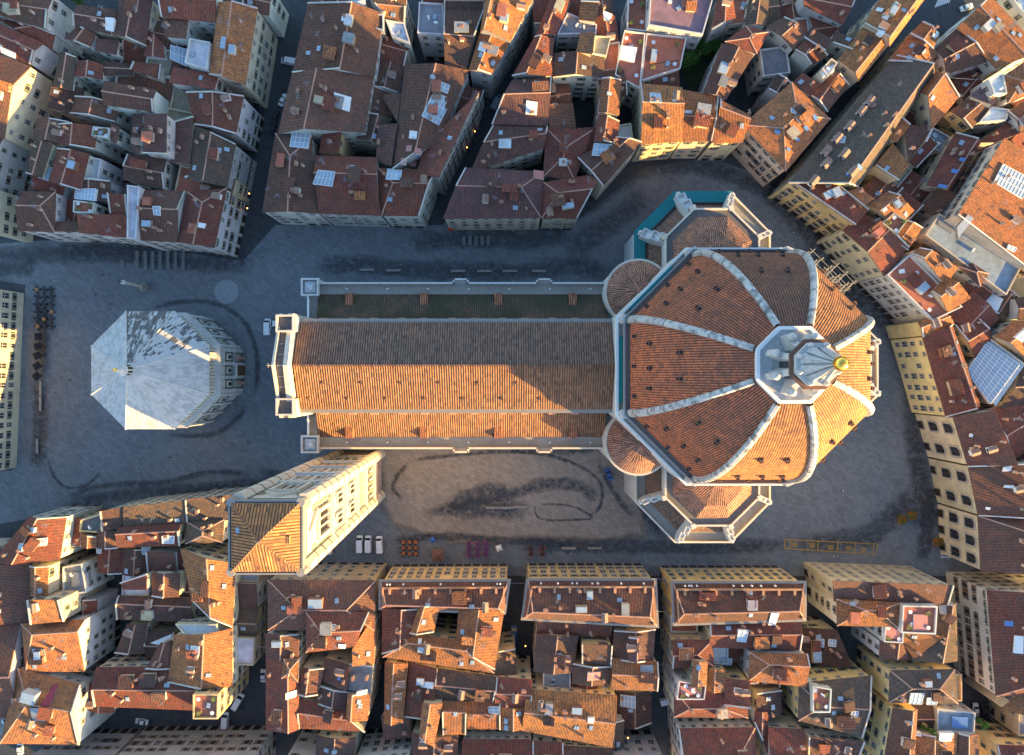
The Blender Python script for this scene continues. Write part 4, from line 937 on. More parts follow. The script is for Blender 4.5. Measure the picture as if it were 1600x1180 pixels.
--|127 856 128 834 151 838 151 857|16|g.5|o|c|tiny orange roof beside the white wall
--|151 857 151 829 184 828 184 857|16|g.5|b|c|small brown square roof in mid block
--|48 976 50 934 99 934 101 971|22|s@3|o|c|bright orange roof block standing tallest in the left block
--|-50 972 -50 880 50 880 48 972|18|g.5|b|c|brown roof at the left edge dotted with skylights
--|48 932 46 884 76 884 74 932|20|g.4|o|c|small orange terrace roof with green awning
--|33 975 133 968 132 1050 40 1050|19|g.15,0,.3|o|w|orange roof over a tall white sunlit facade
--|-50 976 30 976 29 1122 -50 1122|18|g.5|b|w|brown roof with a thin glowing white wall
--|0 1162 28 1044 126 1070 125 1163|19|g.35,0,.35@1|o|w|orange roof with maroon awning at lower left
--|100 885 130 880 138 925 100 930|14|f|y|w|grey roof garden in the white court
--|188 910 236 893 236 918 192 922|18|s@3|r|c|red roof with a terrace of black chairs
--|237 932 238 895 281 895 280 933|18|g.5|b|c|brown square roof beside the black chairs
--|183 968 186 930 300 935 306 973|15|g.3@1|d|c|long dark red roof in the hollow of the block
--|363 980 368 880 281 857 300 938|19|g.45|o|c|orange striped roof right of the hollow
--|180 1020 198 975 229 975 226 1022|15|g.5|d|c|small dark brown roof in the hollow
--|275 974 340 974 348 1000 300 1002|19|f|w|c|pale T-shaped roof deck
--|363 1074 363 982 272 992 262 1066|19|g.42|o|c|golden striped roof facing the dark street
--|148 1104 150 1043 312 1040 302 1110|18|g.5@1|r|c|long brown and red roof along the lower street
--|303 1122 303 1083 343 1083 342 1122|23|f|t|y|square yellow tower with furnished roof terrace
--|228 1045 250 1005 268 1000 266 1045|18|g.5|b|c|brown roof with white skylight strip
#J|in the first block right of the bell tower
--|418 985 418 906 587 907 585 985|20|g.55,.25,.3@1|b|k|big dark hipped front roof with golden east hip
--|478 1020 478 957 577 957 554 1012|22|g.45,0,.3@1|r|k|raised brown roof behind the big front roof
--|553 1037 553 1010 586 960 585 1037|20|s@2|o|k|golden striped slope on the east side
--|415 1030 414 990 467 990 466 1030|19|g.5|b|c|brown roof with a small golden hip at the left street
--|415 1142 415 1030 466 1030 467 1140|19|g.75|r|c|red roof with a glowing white wall and maroon terrace
--|467 1086 470 1043 507 1043 497 1086|19|g.4|b|c|brown slope with a bright left edge
--|502 1064 507 1028 549 1035 544 1076|18|s|b|c|brown roof behind the black yard
--|543 1078 547 1036 585 1036 582 1080|19|s|g|k|grey slate roof on the lane
--|497 1100 500 1070 547 1080 543 1110|18|g.5|d|c|dark roof with white crenellated edge
--|541 1125 543 1084 580 1078 574 1127|20|g.25|o|k|golden striped roof with pale dormer
--|467 1138 467 1092 541 1108 571 1144|18|g.4@1|r|c|red-brown roof at the foot of the first block
--|440 1060 443 1030 466 1032 466 1066|21|g.5,.45,.45|o|c|small golden hipped roof with white wall
#K|in the second block right of the bell tower
--|595 950 595 910 794 909 787 957|20|g.8,.05,.05@1|b|y|yellow palace front with statues along the parapet
--|597 1022 597 950 660 950 655 1000|20|g.5|r|y|brown west wing beside the black courtyard
--|598 1027 626 990 740 1003 772 1052|20|g.25,.15,.15@1|o|y|golden striped south wing of the yellow palace
--|712 1003 717 944 788 955 773 1046|20|g.45|o|y|east wing with golden outer slope
--|640 990 655 945 687 945 678 988|21|g.3|o|c|golden roof patch beside the black courtyard
--|600 1132 601 1034 638 1036 630 1130|18|g.4|o|c|orange-brown roof with a round hatch on the lane
--|632 1120 640 1034 684 1040 677 1120|17|s|r|c|dark red shed roof with a low white box
--|678 1092 682 1044 778 1058 771 1097|18|g.5@1|m|c|mossy long roof with white lower edge
--|772 1105 776 1058 832 1062 830 1106|18|g.5@1|r|c|red roof with a tall aerial
--|655 1152 660 1098 692 1098 678 1167|21|g.4|o|c|golden tower roof in the lower middle
--|692 1148 692 1096 730 1098 728 1148|19|g.2@1|o|c|golden striped roof right of the tower roof
--|730 1140 730 1096 782 1096 782 1140|18|g.4@1|o|c|brownish orange roof with a boxed skylight
--|782 1140 782 1104 822 1106 822 1140|18|g.5|o|c|orange roof end beside the lower square
#L|in the third block right of the bell tower
--|818 966 826 908 1023 908 1026 978|20|g.75,.06,.06@1|b|y|yellow palace front with potted shrubs on the ledge
--|838 992 840 968 957 974 954 996|17|s1|r|c|low dark red strip roof behind the palace
--|833 1050 838 990 904 993 896 1052|18|g.5|d|c|dark gabled roof with one white vent
--|909 1037 908 1003 956 1005 955 1040|19|s@3|d|y|dark roof under a yellow wall
--|894 1068 895 1036 956 1040 953 1070|18|g.5|b|y|brown roof with a lilac panel
--|957 1030 959 984 1024 982 1021 1032|18|g.5|d|c|dark roof crossed by a little gable
--|982 1034 982 995 1009 995 1008 1034|21|g.5|u|c|little raised gable in the third block
--|955 1078 955 1028 1028 1034 1028 1080|19|g.45@1|o|c|roof with grey tarpaulin and a golden slope
--|815 1142 823 1077 964 1087 957 1168|18|g.48@1|o|c|long roof with a golden zigzag lower slope
--|964 1142 964 1080 1018 1080 1018 1130|8|g.5|d|c|low dark mossy roof with a grey roof window
#M|in the fourth block right of the bell tower
--|1055 975 1052 912 1257 912 1257 968|20|g.7,.06,.06@1|b|y|long yellow palace front beside the dark lane
--|1107 1012 1108 968 1252 962 1250 1016|18|g.5@1|r|c|brown roof with a slatted skylight
--|1050 1045 1050 1000 1113 1000 1116 1042|18|g.5,.4,0@1|r|c|brown hipped roof at the lane's bend
--|1080 1072 1083 1032 1106 1034 1104 1072|21|g.4|o|c|small golden turret roof with white walls
--|1056 1092 1060 1062 1103 1070 1100 1092|20|f|t|w|red terrace with white parapet above the lane
--|1106 1080 1108 1044 1135 1046 1134 1082|19|g.3|o|y|golden stepped roof by the dark pit
--|1053 1121 1053 1078 1168 1076 1169 1122|18|g.6,.35,.2@1|r|c|red-brown hip with golden stripe
--|1131 1102 1133 1060 1169 1060 1169 1102|19|s|r|y|brown square roof in the fourth block
--|1170 1064 1172 1020 1262 1022 1260 1074|20|g.3,0,.3@1|o|w|orange hipped roof with red terrace and yellow planters
--|1172 1068 1175 1018 1200 1018 1198 1062|18|g.4|o|c|orange ribbon roof beside the dark pit
--|1060 1143 1060 1139 1179 1137 1184 1240|18|x|r|w|
--|1067 1240 1060 1139 1180 1137 1186 1240|17|g.4,.3,0@1|r|w|red hipped roof under a white windowed front
--|1178 1128 1180 1110 1200 1112 1200 1180|16|g.5|r|w|small red roof with lit white wall
#N|in the fifth block right of the bell tower
--|1303 940 1297 905 1484 912 1481 946|20|s1|b|c|dark brown front roof above cream and maroon windows
--|1308 978 1307 936 1410 942 1402 980|21|g.3,.4,.4@1|o|w|golden triangular hip in the middle of the block
--|1425 1033 1470 942 1494 942 1497 1034|19|g.6|m|c|mossy east roof on the narrow lane
--|1406 988 1409 945 1463 946 1460 990|22|f|t|w|roof terrace with pink floor and green hedges
--|1379 1002 1381 975 1411 976 1409 1004|20|f|t|w|small red terrace with white chairs
--|1374 1028 1375 1002 1427 1004 1424 1030|18|g.5|b|w|brown roof above the white bay windows
--|1428 1030 1410 1004 1412 985 1470 990|19|s|o|c|brown slope with scattered white chimneys
--|1250 1036 1248 980 1300 978 1325 1036|9|s|d|c|low dark roof in the curved courtyard
--|1247 1126 1248 1068 1362 1056 1347 1152|18|g.5,0,.3@1|m|y|mossy roof behind the two yellow fronts
--|1268 1112 1268 1070 1298 1075 1296 1112|20|f|t|w|boxed red terrace with white walls
--|1200 1240 1200 1137 1256 1140 1264 1240|17|g.5@1|r|c|red-brown roof at the bottom edge near the arch
--|1262 1190 1258 1145 1345 1152 1335 1200|16|s@3|u|w|purple-brown roof strip at the bottom edge
#S|in the lower right corner block
--|1388 1098 1391 1048 1492 1046 1497 1100|20|g.5,.3,.3@1|m|y|mossy hipped roof with two blue glass boxes
--|1372 1240 1395 1106 1434 1108 1426 1240|20|g.7|b|y|long brown roof of the yellow house with blue shutters
--|1462 1142 1462 1105 1522 1112 1520 1145|16|f|q|w|roof terrace with blue pool and palms
--|1428 1240 1428 1144 1496 1146 1490 1240|18|g.4|o|c|golden striped roof with white skylight
--|1496 1240 1498 1145 1530 1148 1530 1240|18|g.4|b|c|brown and golden roof beside the parked cars
--|1556 1088 1542 922 1700 922 1700 1088|20|g.5,0,.2|r|w|long red-brown roof over a white many-windowed flank
--|1564 1108 1600 1080 1680 1086 1680 1130|19|g.4,.3,0|o|c|sunlit orange hip at the right edge
--|1557 1164 1660 1168 1660 1240 1562 1240|17|g.5|r|y|red roof behind the yellow front at the bottom right
#P|along the bottom edge
--|40 1186 172 1186 172 1260 40 1260|18|g.5|b|g|grey front with wide ledges at the lower left
--|172 1188 396 1186 396 1262 172 1262|20|g.5|b|g|grey front with three rows of dark windows
--|425 1260 445 1184 492 1186 492 1260|18|g.5|b|g|blue-grey front with barred windows
--|492 1260 494 1150 556 1152 548 1260|17|g.5|d|c|dark brown roof between two windowed fronts
--|640 1195 641 1182 643 1182 643 1195|18|x|d|w|
--|552 1190 640 1182 642 1260 548 1260|19|g.5|b|w|white front with four rows of shuttered windows
--|643 1240 643 1145 716 1150 712 1240|18|g.5|b|c|brown roof with a white dormer at the bottom edge
--|722 1240 722 1156 832 1156 832 1240|17|g.4@1|r|w|dark red roof with a white ventilated front
--|832 1240 832 1158 880 1160 880 1240|17|g.4@1|r|w|red roof left of the grey front
--|880 1240 880 1166 958 1170 958 1240|17|g.4@1|d|w|dark strip roof with pale ridge line
--|945 1240 952 1188 1040 1188 1045 1240|18|g.5@1|b|g|grey front with ornate windows and lit shops
'''  # mossy house behind the bell tower: added, its height set to block sun
RC = dict(b=(.185, .085, .057), r=(.26, .074, .046), o=(.47, .182, .066), d=(.115, .062, .048), m=(.135, .096, .066), u=(.18, .08, .07), g=(.2, .2, .2), w=(.62, .62, .62), y=(.26, .26, .27), t=(.40, .14, .09), v=(.25, .14, .16), q=(.25, .31, .37), k=(.45, .38, .25))  # o: orange tiles, also brown roofs in sun with sunlight put into the colour
WC = dict(c=(.58, .50, .36), y=(.68, .52, .26), w=(.58, .56, .52), g=(.40, .39, .37), k=(.52, .40, .26))
class House: pass
HOUSES = []
blk = ''
for ln in HD.strip().split('\n'):
    if ln[0] == '#': key, blk = ln[1:].split('|'); continue
    tl, cs, h, spec, rc, wc, lab = ln.split('|')
    if spec == 'x': continue
    c = [float(x) for x in cs.split()]; pts = list(zip(c[::2], c[1::2]))[:4]
    if tl != '--': pts = [(400 * int(tl[0]) + x / 4, 295 * int(tl[1]) + y / 4) for x, y in pts]
    H = House(); H.h = float(h); H.spec = spec; H.rc = rc; H.wc = wc; H.lab = lab; H.blk = blk; H.key = key; H.fill = False
    H.q = [P(x, y, H.h) for x, y in pts]; H.k = 1.0; HOUSES.append(H)
    if '@' in H.spec: H.spec, kk_ = H.spec.split('@'); kk_ = int(kk_); H.q = H.q[kk_:] + H.q[:kk_]
# low back wings that close the hollows of each block
BLOCKS = {'B': ([(118, 5), (420, -5), (362, 380), (40, 355)], 12), 'C': ([(490, 0), (800, 0), (665, 325), (425, 320)], 15), 'D': ([(860, 0), (1330, 5), (1160, 190), (1000, 215), (900, 300), (710, 325), (770, 190)], -8),
          'E': ([(1460, 60), (1640, 20), (1640, 440), (1440, 350), (1260, 270)], 40), 'F': ([(1420, 380), (1640, 430), (1640, 880), (1540, 880), (1500, 600), (1400, 440)], 35), 'I': ([(110, 815), (395, 860), (370, 1100), (130, 1090)], 3), 'I2': ([(-60, 860), (40, 850), (110, 1160), (-60, 1160)], 0),
          'J': ([(425, 920), (580, 920), (570, 1135), (425, 1135)], 0), 'K': ([(605, 930), (775, 960), (810, 1120), (610, 1150)], -4), 'L': ([(840, 960), (1020, 970), (960, 1180), (830, 1150)], 0), 'M': ([(1065, 960), (1250, 960), (1240, 1070), (1160, 1180), (1070, 1110)], 0), 'N': ([(1310, 940), (1480, 950), (1490, 1020), (1400, 1020)], 0), 'S': ([(1400, 1060), (1490, 1060), (1500, 1180), (1380, 1180)], 0), 'O': ([(1560, 940), (1660, 940), (1660, 1180), (1580, 1120)], 0)}
YARDS = [('00', '1190 110 1335 140 1325 265 1180 230'), ('00', '1040 1045 1170 1050 1165 1180 1030 1180'), ('00', '640 900 790 950 770 1100 620 1100'), ('10', '830 440 930 420 900 780 820 780'), ('10', '950 330 1175 330 1175 410 950 400'), ('10', '560 860 750 850 750 980 600 970'), ('20', '340 480 560 490 500 830 330 820'), ('20', '680 590 780 600 770 760 670 750'), ('20', '1060 260 1300 260 1200 560 1050 560'), ('20', '1350 520 1590 300 1600 540 1480 660'), ('30', '-10 400 200 420 60 480 -10 560'), ('30', '850 960 1010 930 950 1110 840 1100'), ('30', '1020 380 1130 380 1100 460 1040 450'),
         ('--', '686 945 716 945 710 992 678 988'), ('--', '480 1020 530 1022 530 1030 482 1030'), ('--', '795 910 822 910 815 1050 795 1050'), ('--', '1205 1072 1262 1075 1250 1130 1200 1120'), ('--', '1040 890 1048 1180 1020 1180 1026 920'), ('--', '1310 960 1345 980 1390 1040 1320 1030'), ('--', '100 870 135 860 140 930 104 930'), ('--', '1500 1050 1545 1050 1560 1130 1500 1110'), ('--', '135 930 186 900 180 1045 135 1060'), ('--', '1430 640 1490 640 1500 900 1400 900')]
YP = []
for tl, cs in YARDS:
    c = [float(x) for x in cs.split()]; pts = list(zip(c[::2], c[1::2]))
    if tl != '--': pts = [(400 * int(tl[0]) + x / 4, 295 * int(tl[1]) + y / 4) for x, y in pts]
    YP.append(pts)
DIRS = ['right of', 'above and right of', 'above', 'above and left of', 'left of', 'below and left of', 'below', 'below and right of']
seen = set(); base_houses = list(HOUSES)
for bk, (poly, rot) in BLOCKS.items():
    wp = [P(x, y, 14) for x, y in poly]; yd = [[P(x, y, 14) for x, y in p] for p in YP]
    cx = sum(p[0] for p in wp) / len(wp); cy = sum(p[1] for p in wp) / len(wp); a = R(-rot); ca, sa = math.cos(a), math.sin(a)
    S_ = 8.2
    for i in range(-14, 15):
        for j in range(-14, 15):
            x, y = cx + S_ * (i * ca - j * sa), cy + S_ * (i * sa + j * ca)
            if not inside((x, y), wp) or any(inside((x, y), p) for p in yd): continue
            if any(inside((x, y), g.q) for g in base_houses): continue
            hh = rnd.uniform(11.5, 14.8); sx, sy = S_ * .5, S_ * .5
            if any(abs(x - g.cx) + abs(y - g.cy) < 0 for g in [] ): continue
            H = House(); H.h = hh; H.q = [(x + u * ca - v * sa, y + u * sa + v * ca) for u, v in ((-sx, -sy), (sx, -sy), (sx, sy), (-sx, sy))]
            if rnd.random() < .5: H.q = H.q[1:] + H.q[:1]
            nb = min(base_houses, key=lambda g: (sum(p[0] for p in g.q) / 4 - x) ** 2 + (sum(p[1] for p in g.q) / 4 - y) ** 2)
            nx_, ny_ = sum(p[0] for p in nb.q) / 4, sum(p[1] for p in nb.q) / 4
            dd = DIRS[int(round(math.degrees(math.atan2(y - ny_, x - nx_)) / 45)) % 8]
            lab = 'low back wing ' + dd + ' the ' + nb.lab
            if lab in seen: continue
            seen.add(lab); H.spec = rnd.choice(['g.5', 's', 'g.4', 'f']); H.rc = rnd.choice('bbrrdm') if H.spec != 'f' else rnd.choice('tywk'); H.wc = rnd.choice('ccwwk'); H.lab = lab; H.blk = ''; H.key = bk; H.fill = True; H.k = 1; HOUSES.append(H)

SL = .31
def roof_geom(H):
    """outline [(x,y,z)], planes [(poly, eave direction)]"""
    p1, p2, p3, p4 = [Vector(p) for p in H.q]; h = H.h; sp = H.spec
    wid = ((p4 - p1).length + (p3 - p2).length) / 2
    V3 = lambda p, z: (p.x, p.y, z)
    if sp[0] == 'f': return [V3(p, h) for p in (p1, p2, p3, p4)], []
    if sp[0] in 's':
        if sp == 's1': p1, p2, p3, p4 = p2, p3, p4, p1        # eave on the second edge
        if sp == 's2': p1, p2, p3, p4 = p3, p4, p1, p2
        wid = ((p4 - p1).length + (p3 - p2).length) / 2
        hr = h + min(wid * .27, 3.6); ol = [V3(p1, h), V3(p2, h), V3(p3, hr), V3(p4, hr)]
        return ol, [(ol, (p2 - p1))]
    if sp[0] == 'p':
        ap = (p1 + p2 + p3 + p4) / 4; hr = h + wid * .3; q = [p1, p2, p3, p4]
        return [V3(p, h) for p in q], [([V3(q[i], h), V3(q[(i + 1) % 4], h), V3(ap, hr)], q[(i + 1) % 4] - q[i]) for i in range(4)]
    v = [float(x) for x in sp[1:].split(',')]; rp = v[0]; ha, hb = (v[1], v[2]) if len(v) > 2 else (0, 0)
    hr = h + min(SL * wid * max(rp, 1 - rp) * .95, 4.2) * rnd.uniform(.9, 1.1)
    e1, e2 = p1.lerp(p4, rp), p2.lerp(p3, rp); R1, R2 = e1.lerp(e2, ha), e1.lerp(e2, 1 - hb)
    j_ = lambda: rnd.uniform(-.18, .18)
    a, b, c, d, r1, r2 = V3(p1, h + j_()), V3(p2, h + j_()), V3(p3, h + j_()), V3(p4, h + j_()), V3(R1, hr + j_()), V3(R2, hr + j_())
    ol = [a, b] + ([r2] if hb == 0 else []) + [c, d] + ([r1] if ha == 0 else [])
    pl = [([a, b, r2, r1], p2 - p1), ([c, d, r1, r2], p3 - p4)]
    if hb: pl.append(([b, c, r2], p3 - p2))
    if ha: pl.append(([d, a, r1], p1 - p4))
    H.ridge = [(r1, r2)] + ([(b, r2), (c, r2)] if hb else []) + ([(a, r1), (d, r1)] if ha else [])
    return ol, pl
def winmesh(w_, h_, kind):
    B = MB(weld=False); t = .14
    B.box((0, .02, -h_ / 2), (w_, .06, h_), 0, 1)
    for s in (-1, 1): B.box((s * (w_ / 2 + t / 2), .06, -h_ / 2 - .1), (t, .16, h_ + .2), 0, 0)
    B.box((0, .08, h_ / 2 + .01), (w_ + .5, .2, .18), 0, 0); B.box((0, .12, -h_ / 2 - .2), (w_ + .5, .3, .16), 0, 0)
    B.box((0, .06, -h_ / 2), (.07, .05, h_), 0, 2); B.box((0, .055, h_ * .12), (w_, .05, .07), 0, 2)
    if kind in (1, 2):
        for s in (-1, 1): B.box((s * (w_ / 2 + t + .27), .05, -h_ / 2), (.52, .08, h_), 0, 2)
    if kind == 3: B.box((0, .09, -h_ / 2), (w_ * .96, .05, h_ * .98), 0, 2)
    return B.mesh('window', [FRAME, PANE, (WHITE, SHUT_G, SHUT_B, SHUT_G, SHUT_B)[kind]])
WM = [[winmesh(1.15, 1.9, k) for k in range(4)], [winmesh(1.05, 1.0, k) for k in (0, 0, 1, 3)], [winmesh(1.5, 2.6, k) for k in (0, 0, 2, 3)]]
def shopmesh():
    B = MB(weld=False); B.box((0, .02, -1.6), (2.3, .08, 3.0), 0, 1); B.box((0, .1, 1.4), (2.9, .3, .3), 0, 0)
    for s in (-1, 1): B.box((s * 1.3, .1, -1.6), (.3, .25, 3.0), 0, 0)
    B.box((0, .1, -1.6), (.1, .08, 3.0), 0, 2); return B.mesh('shop_front', [STONE, VOID, SHUT_B])
SHOP = shopmesh()
def archmesh():
    B = MB(weld=False); n = 10; pts = [(-1.1, -2)] + [(-1.1 * math.cos(math.pi * i / n), 1.0 + 1.1 * math.sin(math.pi * i / n)) for i in range(n + 1)] + [(1.1, -2)]
    po = [(x * 1.35, z * 1.12 + .1 if z > 0 else z - .15) for x, z in pts]
    B.face([(x, .08, z) for x, z in reversed(pts)], 1)
    for i in range(len(pts)):
        j = (i + 1) % len(pts)
        B.face([(pts[i][0], .3, pts[i][1]), (po[i][0], .3, po[i][1]), (po[j][0], .3, po[j][1]), (pts[j][0], .3, pts[j][1])], 0)
        B.face([(po[i][0], 0, po[i][1]), (po[i][0], .3, po[i][1]), (po[j][0], .3, po[j][1]), (po[j][0], 0, po[j][1])], 0)
        B.face([(pts[i][0], 0.05, pts[i][1]), (pts[i][0], .3, pts[i][1]), (pts[j][0], .3, pts[j][1]), (pts[j][0], 0.05, pts[j][1])], 0)
    B.box((0, .12, -2), (.1, .06, 4), 0, 2); return B.mesh('window', [FRAME, PANE, SHUT_B])
ARCH = archmesh()
def chim(kind):
    B = MB(weld=False); w_, d_, h_ = ((.65, .5, 1.3), (1.1, .55, 1.1), (.5, .5, 1.6))[kind]
    B.box((0, 0, -1.2), (w_, d_, h_ + 1.2), 0, 0)
    for s in (-1, 1): B.box((s * (w_ / 2 - .08), 0, h_), (.16, d_, .28), 0, 0)
    B.box((0, 0, h_ + .28), (w_ + .3, d_ + .3, .1), 0, 1, .9); B.box((0, 0, h_ + .02), (w_ * .6, d_ * .8, .2), 0, 2); return B.mesh('chimney', [PLASTER, TERRA, VOID])
CH = [chim(k) for k in range(3)]
def skym(w_, l_):
    B = MB(weld=False); B.box((0, 0, -.1), (w_ + .24, l_ + .24, .3), 0, 1); B.box((0, 0, .2), (w_, l_, .03), 0, 0); B.box((0, 0, .23), (.07, l_, .05), 0, 1); return B.mesh('skylight', [SKYL, METAL])
SK = [skym(.9, 1.3), skym(1.3, 1.0), skym(1.9, 2.4)]
def antm():
    B = MB(weld=False); B.tube((0, 0, -.5), (0, 0, 3.4), .05, .04, 5); B.tube((-.8, 0, 3.2), (.8, 0, 3.2), .035, n=4)
    for k in range(5): B.tube((-.7 + k * .35, -.45, 3.2), (-.7 + k * .35, .45, 3.2), .03, n=4)
    B.tube((0, -.5, 2.5), (0, .5, 2.5), .03, n=4); return B.mesh('antenna', METAL)
ANT = antm()
def acm():
    B = MB(weld=False); B.box((0, 0, 0), (1.1, .5, .9), 0, 0); B.lathe((.15, -.27, .45), [(.33, 0)], 8); B.tube((0.15, -.26, .45), (.15, -.22, .45), .33, n=10, m=1); return B.mesh('air_conditioner', [WHITE, DARKM])
ACM = acm()
DORMR = simple('dormer_tile', (.26, .17, .13), .9, 0, .4, 1)
def dormm():
    B = MB(weld=False); B.box((0, 0, -1), (1.5, 2.2, 2.2), 0, 0); B.box((0, -1.12, .1), (.9, .06, .8), 0, 2)
    B.face([(-.95, -1.35, 1.15), (0, -1.35, 1.75), (0, 1.3, 1.75), (-.95, 1.3, 1.15)][::-1], 1); B.face([(.95, -1.35, 1.15), (.95, 1.3, 1.15), (0, 1.3, 1.75), (0, -1.35, 1.75)][::-1], 1)
    B.face([(-.75, -1.1, 1.2), (.75, -1.1, 1.2), (0, -1.1, 1.7)], 0); return B.mesh('dormer', [WHITE, DORMR, PANE])
DORM = dormm()
for H in HOUSES:
    H.q = H.q if area2(H.q) > 0 else [H.q[1], H.q[0], H.q[3], H.q[2]]
    H.ridge = []; H.ol, H.pl = roof_geom(H); H.poly = ccw(H.q); H.top = H.h
    if area2([(p[0], p[1]) for p in H.ol]) < 0: H.ol = H.ol[::-1]
LANDM = [([(CX - 29 * 3, yS), (CX, yS), (CX, yN), (CX - 29 * 3, yN)], 23)]
def cover(x, y, me_):
    z = 0
    for G in HOUSES:
        if G is not me_ and G.h > z and abs(x - G.q[0][0]) < 90 and inside((x, y), G.poly): z = G.h
    return z
def roofz(H, x, y):
    for poly, ud in H.pl:
        for k in range(1, len(poly) - 1):
            t = [poly[0], poly[k], poly[k + 1]]
            if inside((x, y), t):
                n = (Vector(t[1]) - Vector(t[0])).cross(Vector(t[2]) - Vector(t[0])).normalized()
                if n.z < 0: n = -n
                return t[0][2] - (n.x * (x - t[0][0]) + n.y * (y - t[0][1])) / max(n.z, .2), n
    return (H.h, Vector((0, 0, 1)))
labs = set(); nwin = 0
def jit(c, s=.12): k = rnd.uniform(1 - s, 1 + s); return tuple(min(.85, x * k * rnd.uniform(.95, 1.05)) for x in c)
for H in HOUSES:
    cx, cy = sum(p[0] for p in H.q) / 4, sum(p[1] for p in H.q) / 4; H.cx, H.cy = cx, cy
    L = (H.lab + ' ' + H.blk).strip(); wds = L.split()
    if len(wds) > 16: L = ' '.join(wds[:16]); L = L
    H.e = e = tag(empty('house', (cx, cy, 0)), L, 'house', 'houses around the piazza' if not H.fill else 'low back wings of the blocks')
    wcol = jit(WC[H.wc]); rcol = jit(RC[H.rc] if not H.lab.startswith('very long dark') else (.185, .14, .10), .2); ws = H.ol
    pin = inset([(p[0], p[1]) for p in ws], .3 if H.spec[0] != 'f' else .02)
    B = MB(); n = len(ws)
    tz = [p[2] - .12 for p in ws] if H.spec[0] != 'f' else [H.h + .8] * n
    for i in range(n):
        j = (i + 1) % n; a, b = pin[i], pin[j]; B.face([(*a, 0), (*b, 0), (*b, tz[j]), (*a, tz[i])])
    if H.spec[0] == 'f':
        pi2 = inset(pin, .35); B.ring(pin, pi2, H.h + .8); B.loft(pi2[::-1], H.h + .8, pi2[::-1], H.h)
    wall = B.build('wall', PLASTER, e, wcol)
    B = MB()
    if H.spec[0] == 'f':
        B.face([(*p, H.h + .05) for p in inset(pin, .3)]); B.build('terrace_floor', FLAT, e, rcol)
    else:
        for poly, ud in H.pl: tiled(B, poly, ud, .44, .04)
        for i in range(n):
            a, b = ws[i], ws[(i + 1) % n]; B.face([(a[0], a[1], a[2] - .28), (b[0], b[1], b[2] - .28), b, a])
        for a, b in H.ridge: B.tube((a[0], a[1], a[2] + .02), (b[0], b[1], b[2] + .02), .2, .2, 6, 1)
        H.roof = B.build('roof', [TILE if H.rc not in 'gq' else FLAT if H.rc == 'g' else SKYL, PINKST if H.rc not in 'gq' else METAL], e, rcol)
    if H.spec[0] != 'f':
        for i in range(n):
            a, b = ws[i], ws[(i + 1) % n]; L_ = math.hypot(b[0] - a[0], b[1] - a[1])
            if abs(a[2] - b[2]) > .4 and rnd.random() < .38 and L_ > 2:      # raised party wall along a gable slope
                nx2, ny2 = -(b[1] - a[1]) / L_, (b[0] - a[0]) / L_; Bp = MB(); t_ = .34
                lo = [(a[0], a[1]), (b[0], b[1]), (b[0] + nx2 * t_, b[1] + ny2 * t_), (a[0] + nx2 * t_, a[1] + ny2 * t_)]; zz = [a[2], b[2], b[2], a[2]]
                Bp.face([(*lo[k], zz[k] + .45) for k in range(4)])
                for k in range(4): l = (k + 1) % 4; Bp.face([(*lo[k], zz[k] - .3), (*lo[l], zz[l] - .3), (*lo[l], zz[l] + .45), (*lo[k], zz[k] + .45)])
                Bp.build('party_wall', PLASTER, e, jit((.56, .52, .46)))
    # windows on the walls that face the piazza side
    big = H.key in ('G',)
    for i in range(n):
        j = (i + 1) % n; a, b = Vector(pin[i]), Vector(pin[j]); L_ = (b - a).length
        if L_ < 3.2 or (abs(ws[i][2] - ws[j][2]) > .5 and not H.spec[0] == 's'): 
            if L_ < 3.2: continue
        d = (b - a) / L_; nn = Vector((d.y, -d.x)); m = (a + b) / 2
        if nn.dot(-m) < 0 or nn.dot(-m) / m.length < .06: continue
        zt = min(ws[i][2], ws[j][2]); rz = math.atan2(nn.y, nn.x) - math.pi / 2
        sp_ = rnd.uniform(2.5, 3.5) if not big else 4.5; k = max(1, int((L_ - 1.2) / sp_)); st = L_ / k; blind = rnd.random() < (.15 if L_ < 9 else .04)
        front = rnd.randrange(4); fl_ = rnd.uniform(3.5, 4.4); dens = .94 if L_ > 14 else .82
        for c in range(k):
            s_ = (c + .5) * st + rnd.uniform(-.15, .15); p = a + d * s_; o = p + nn * .9; zc = cover(o.x, o.y, H)
            if zt - zc < 2.6: continue
            if blind and zc > 1 : continue
            z = zt - (1.75 if not big else 4.2); r_ = 0
            while z > zc + 1.1:
                if r_ and z < 3.6 and zc < .5:
                    inst('shop_front', SHOP, (p.x, p.y, 1.65), rz, e); break
                if rnd.random() < dens:
                    if big: me = ARCH
                    else: me = WM[1 if r_ == 0 and H.h > 16 and L_ > 9 else 2 if r_ == 2 and L_ > 14 else 0][front if rnd.random() < .8 else 0]
                    inst('window', me, (p.x, p.y, z - (0 if r_ == 0 else .3)), rz, e, scale=(1.3, 1, 1.1) if big else None); nwin += 1
                z -= fl_ if not big else 7.2; r_ += 1
    # small raised annexes and altane on the larger roofs
    ar = abs(area2(H.q)) / 2
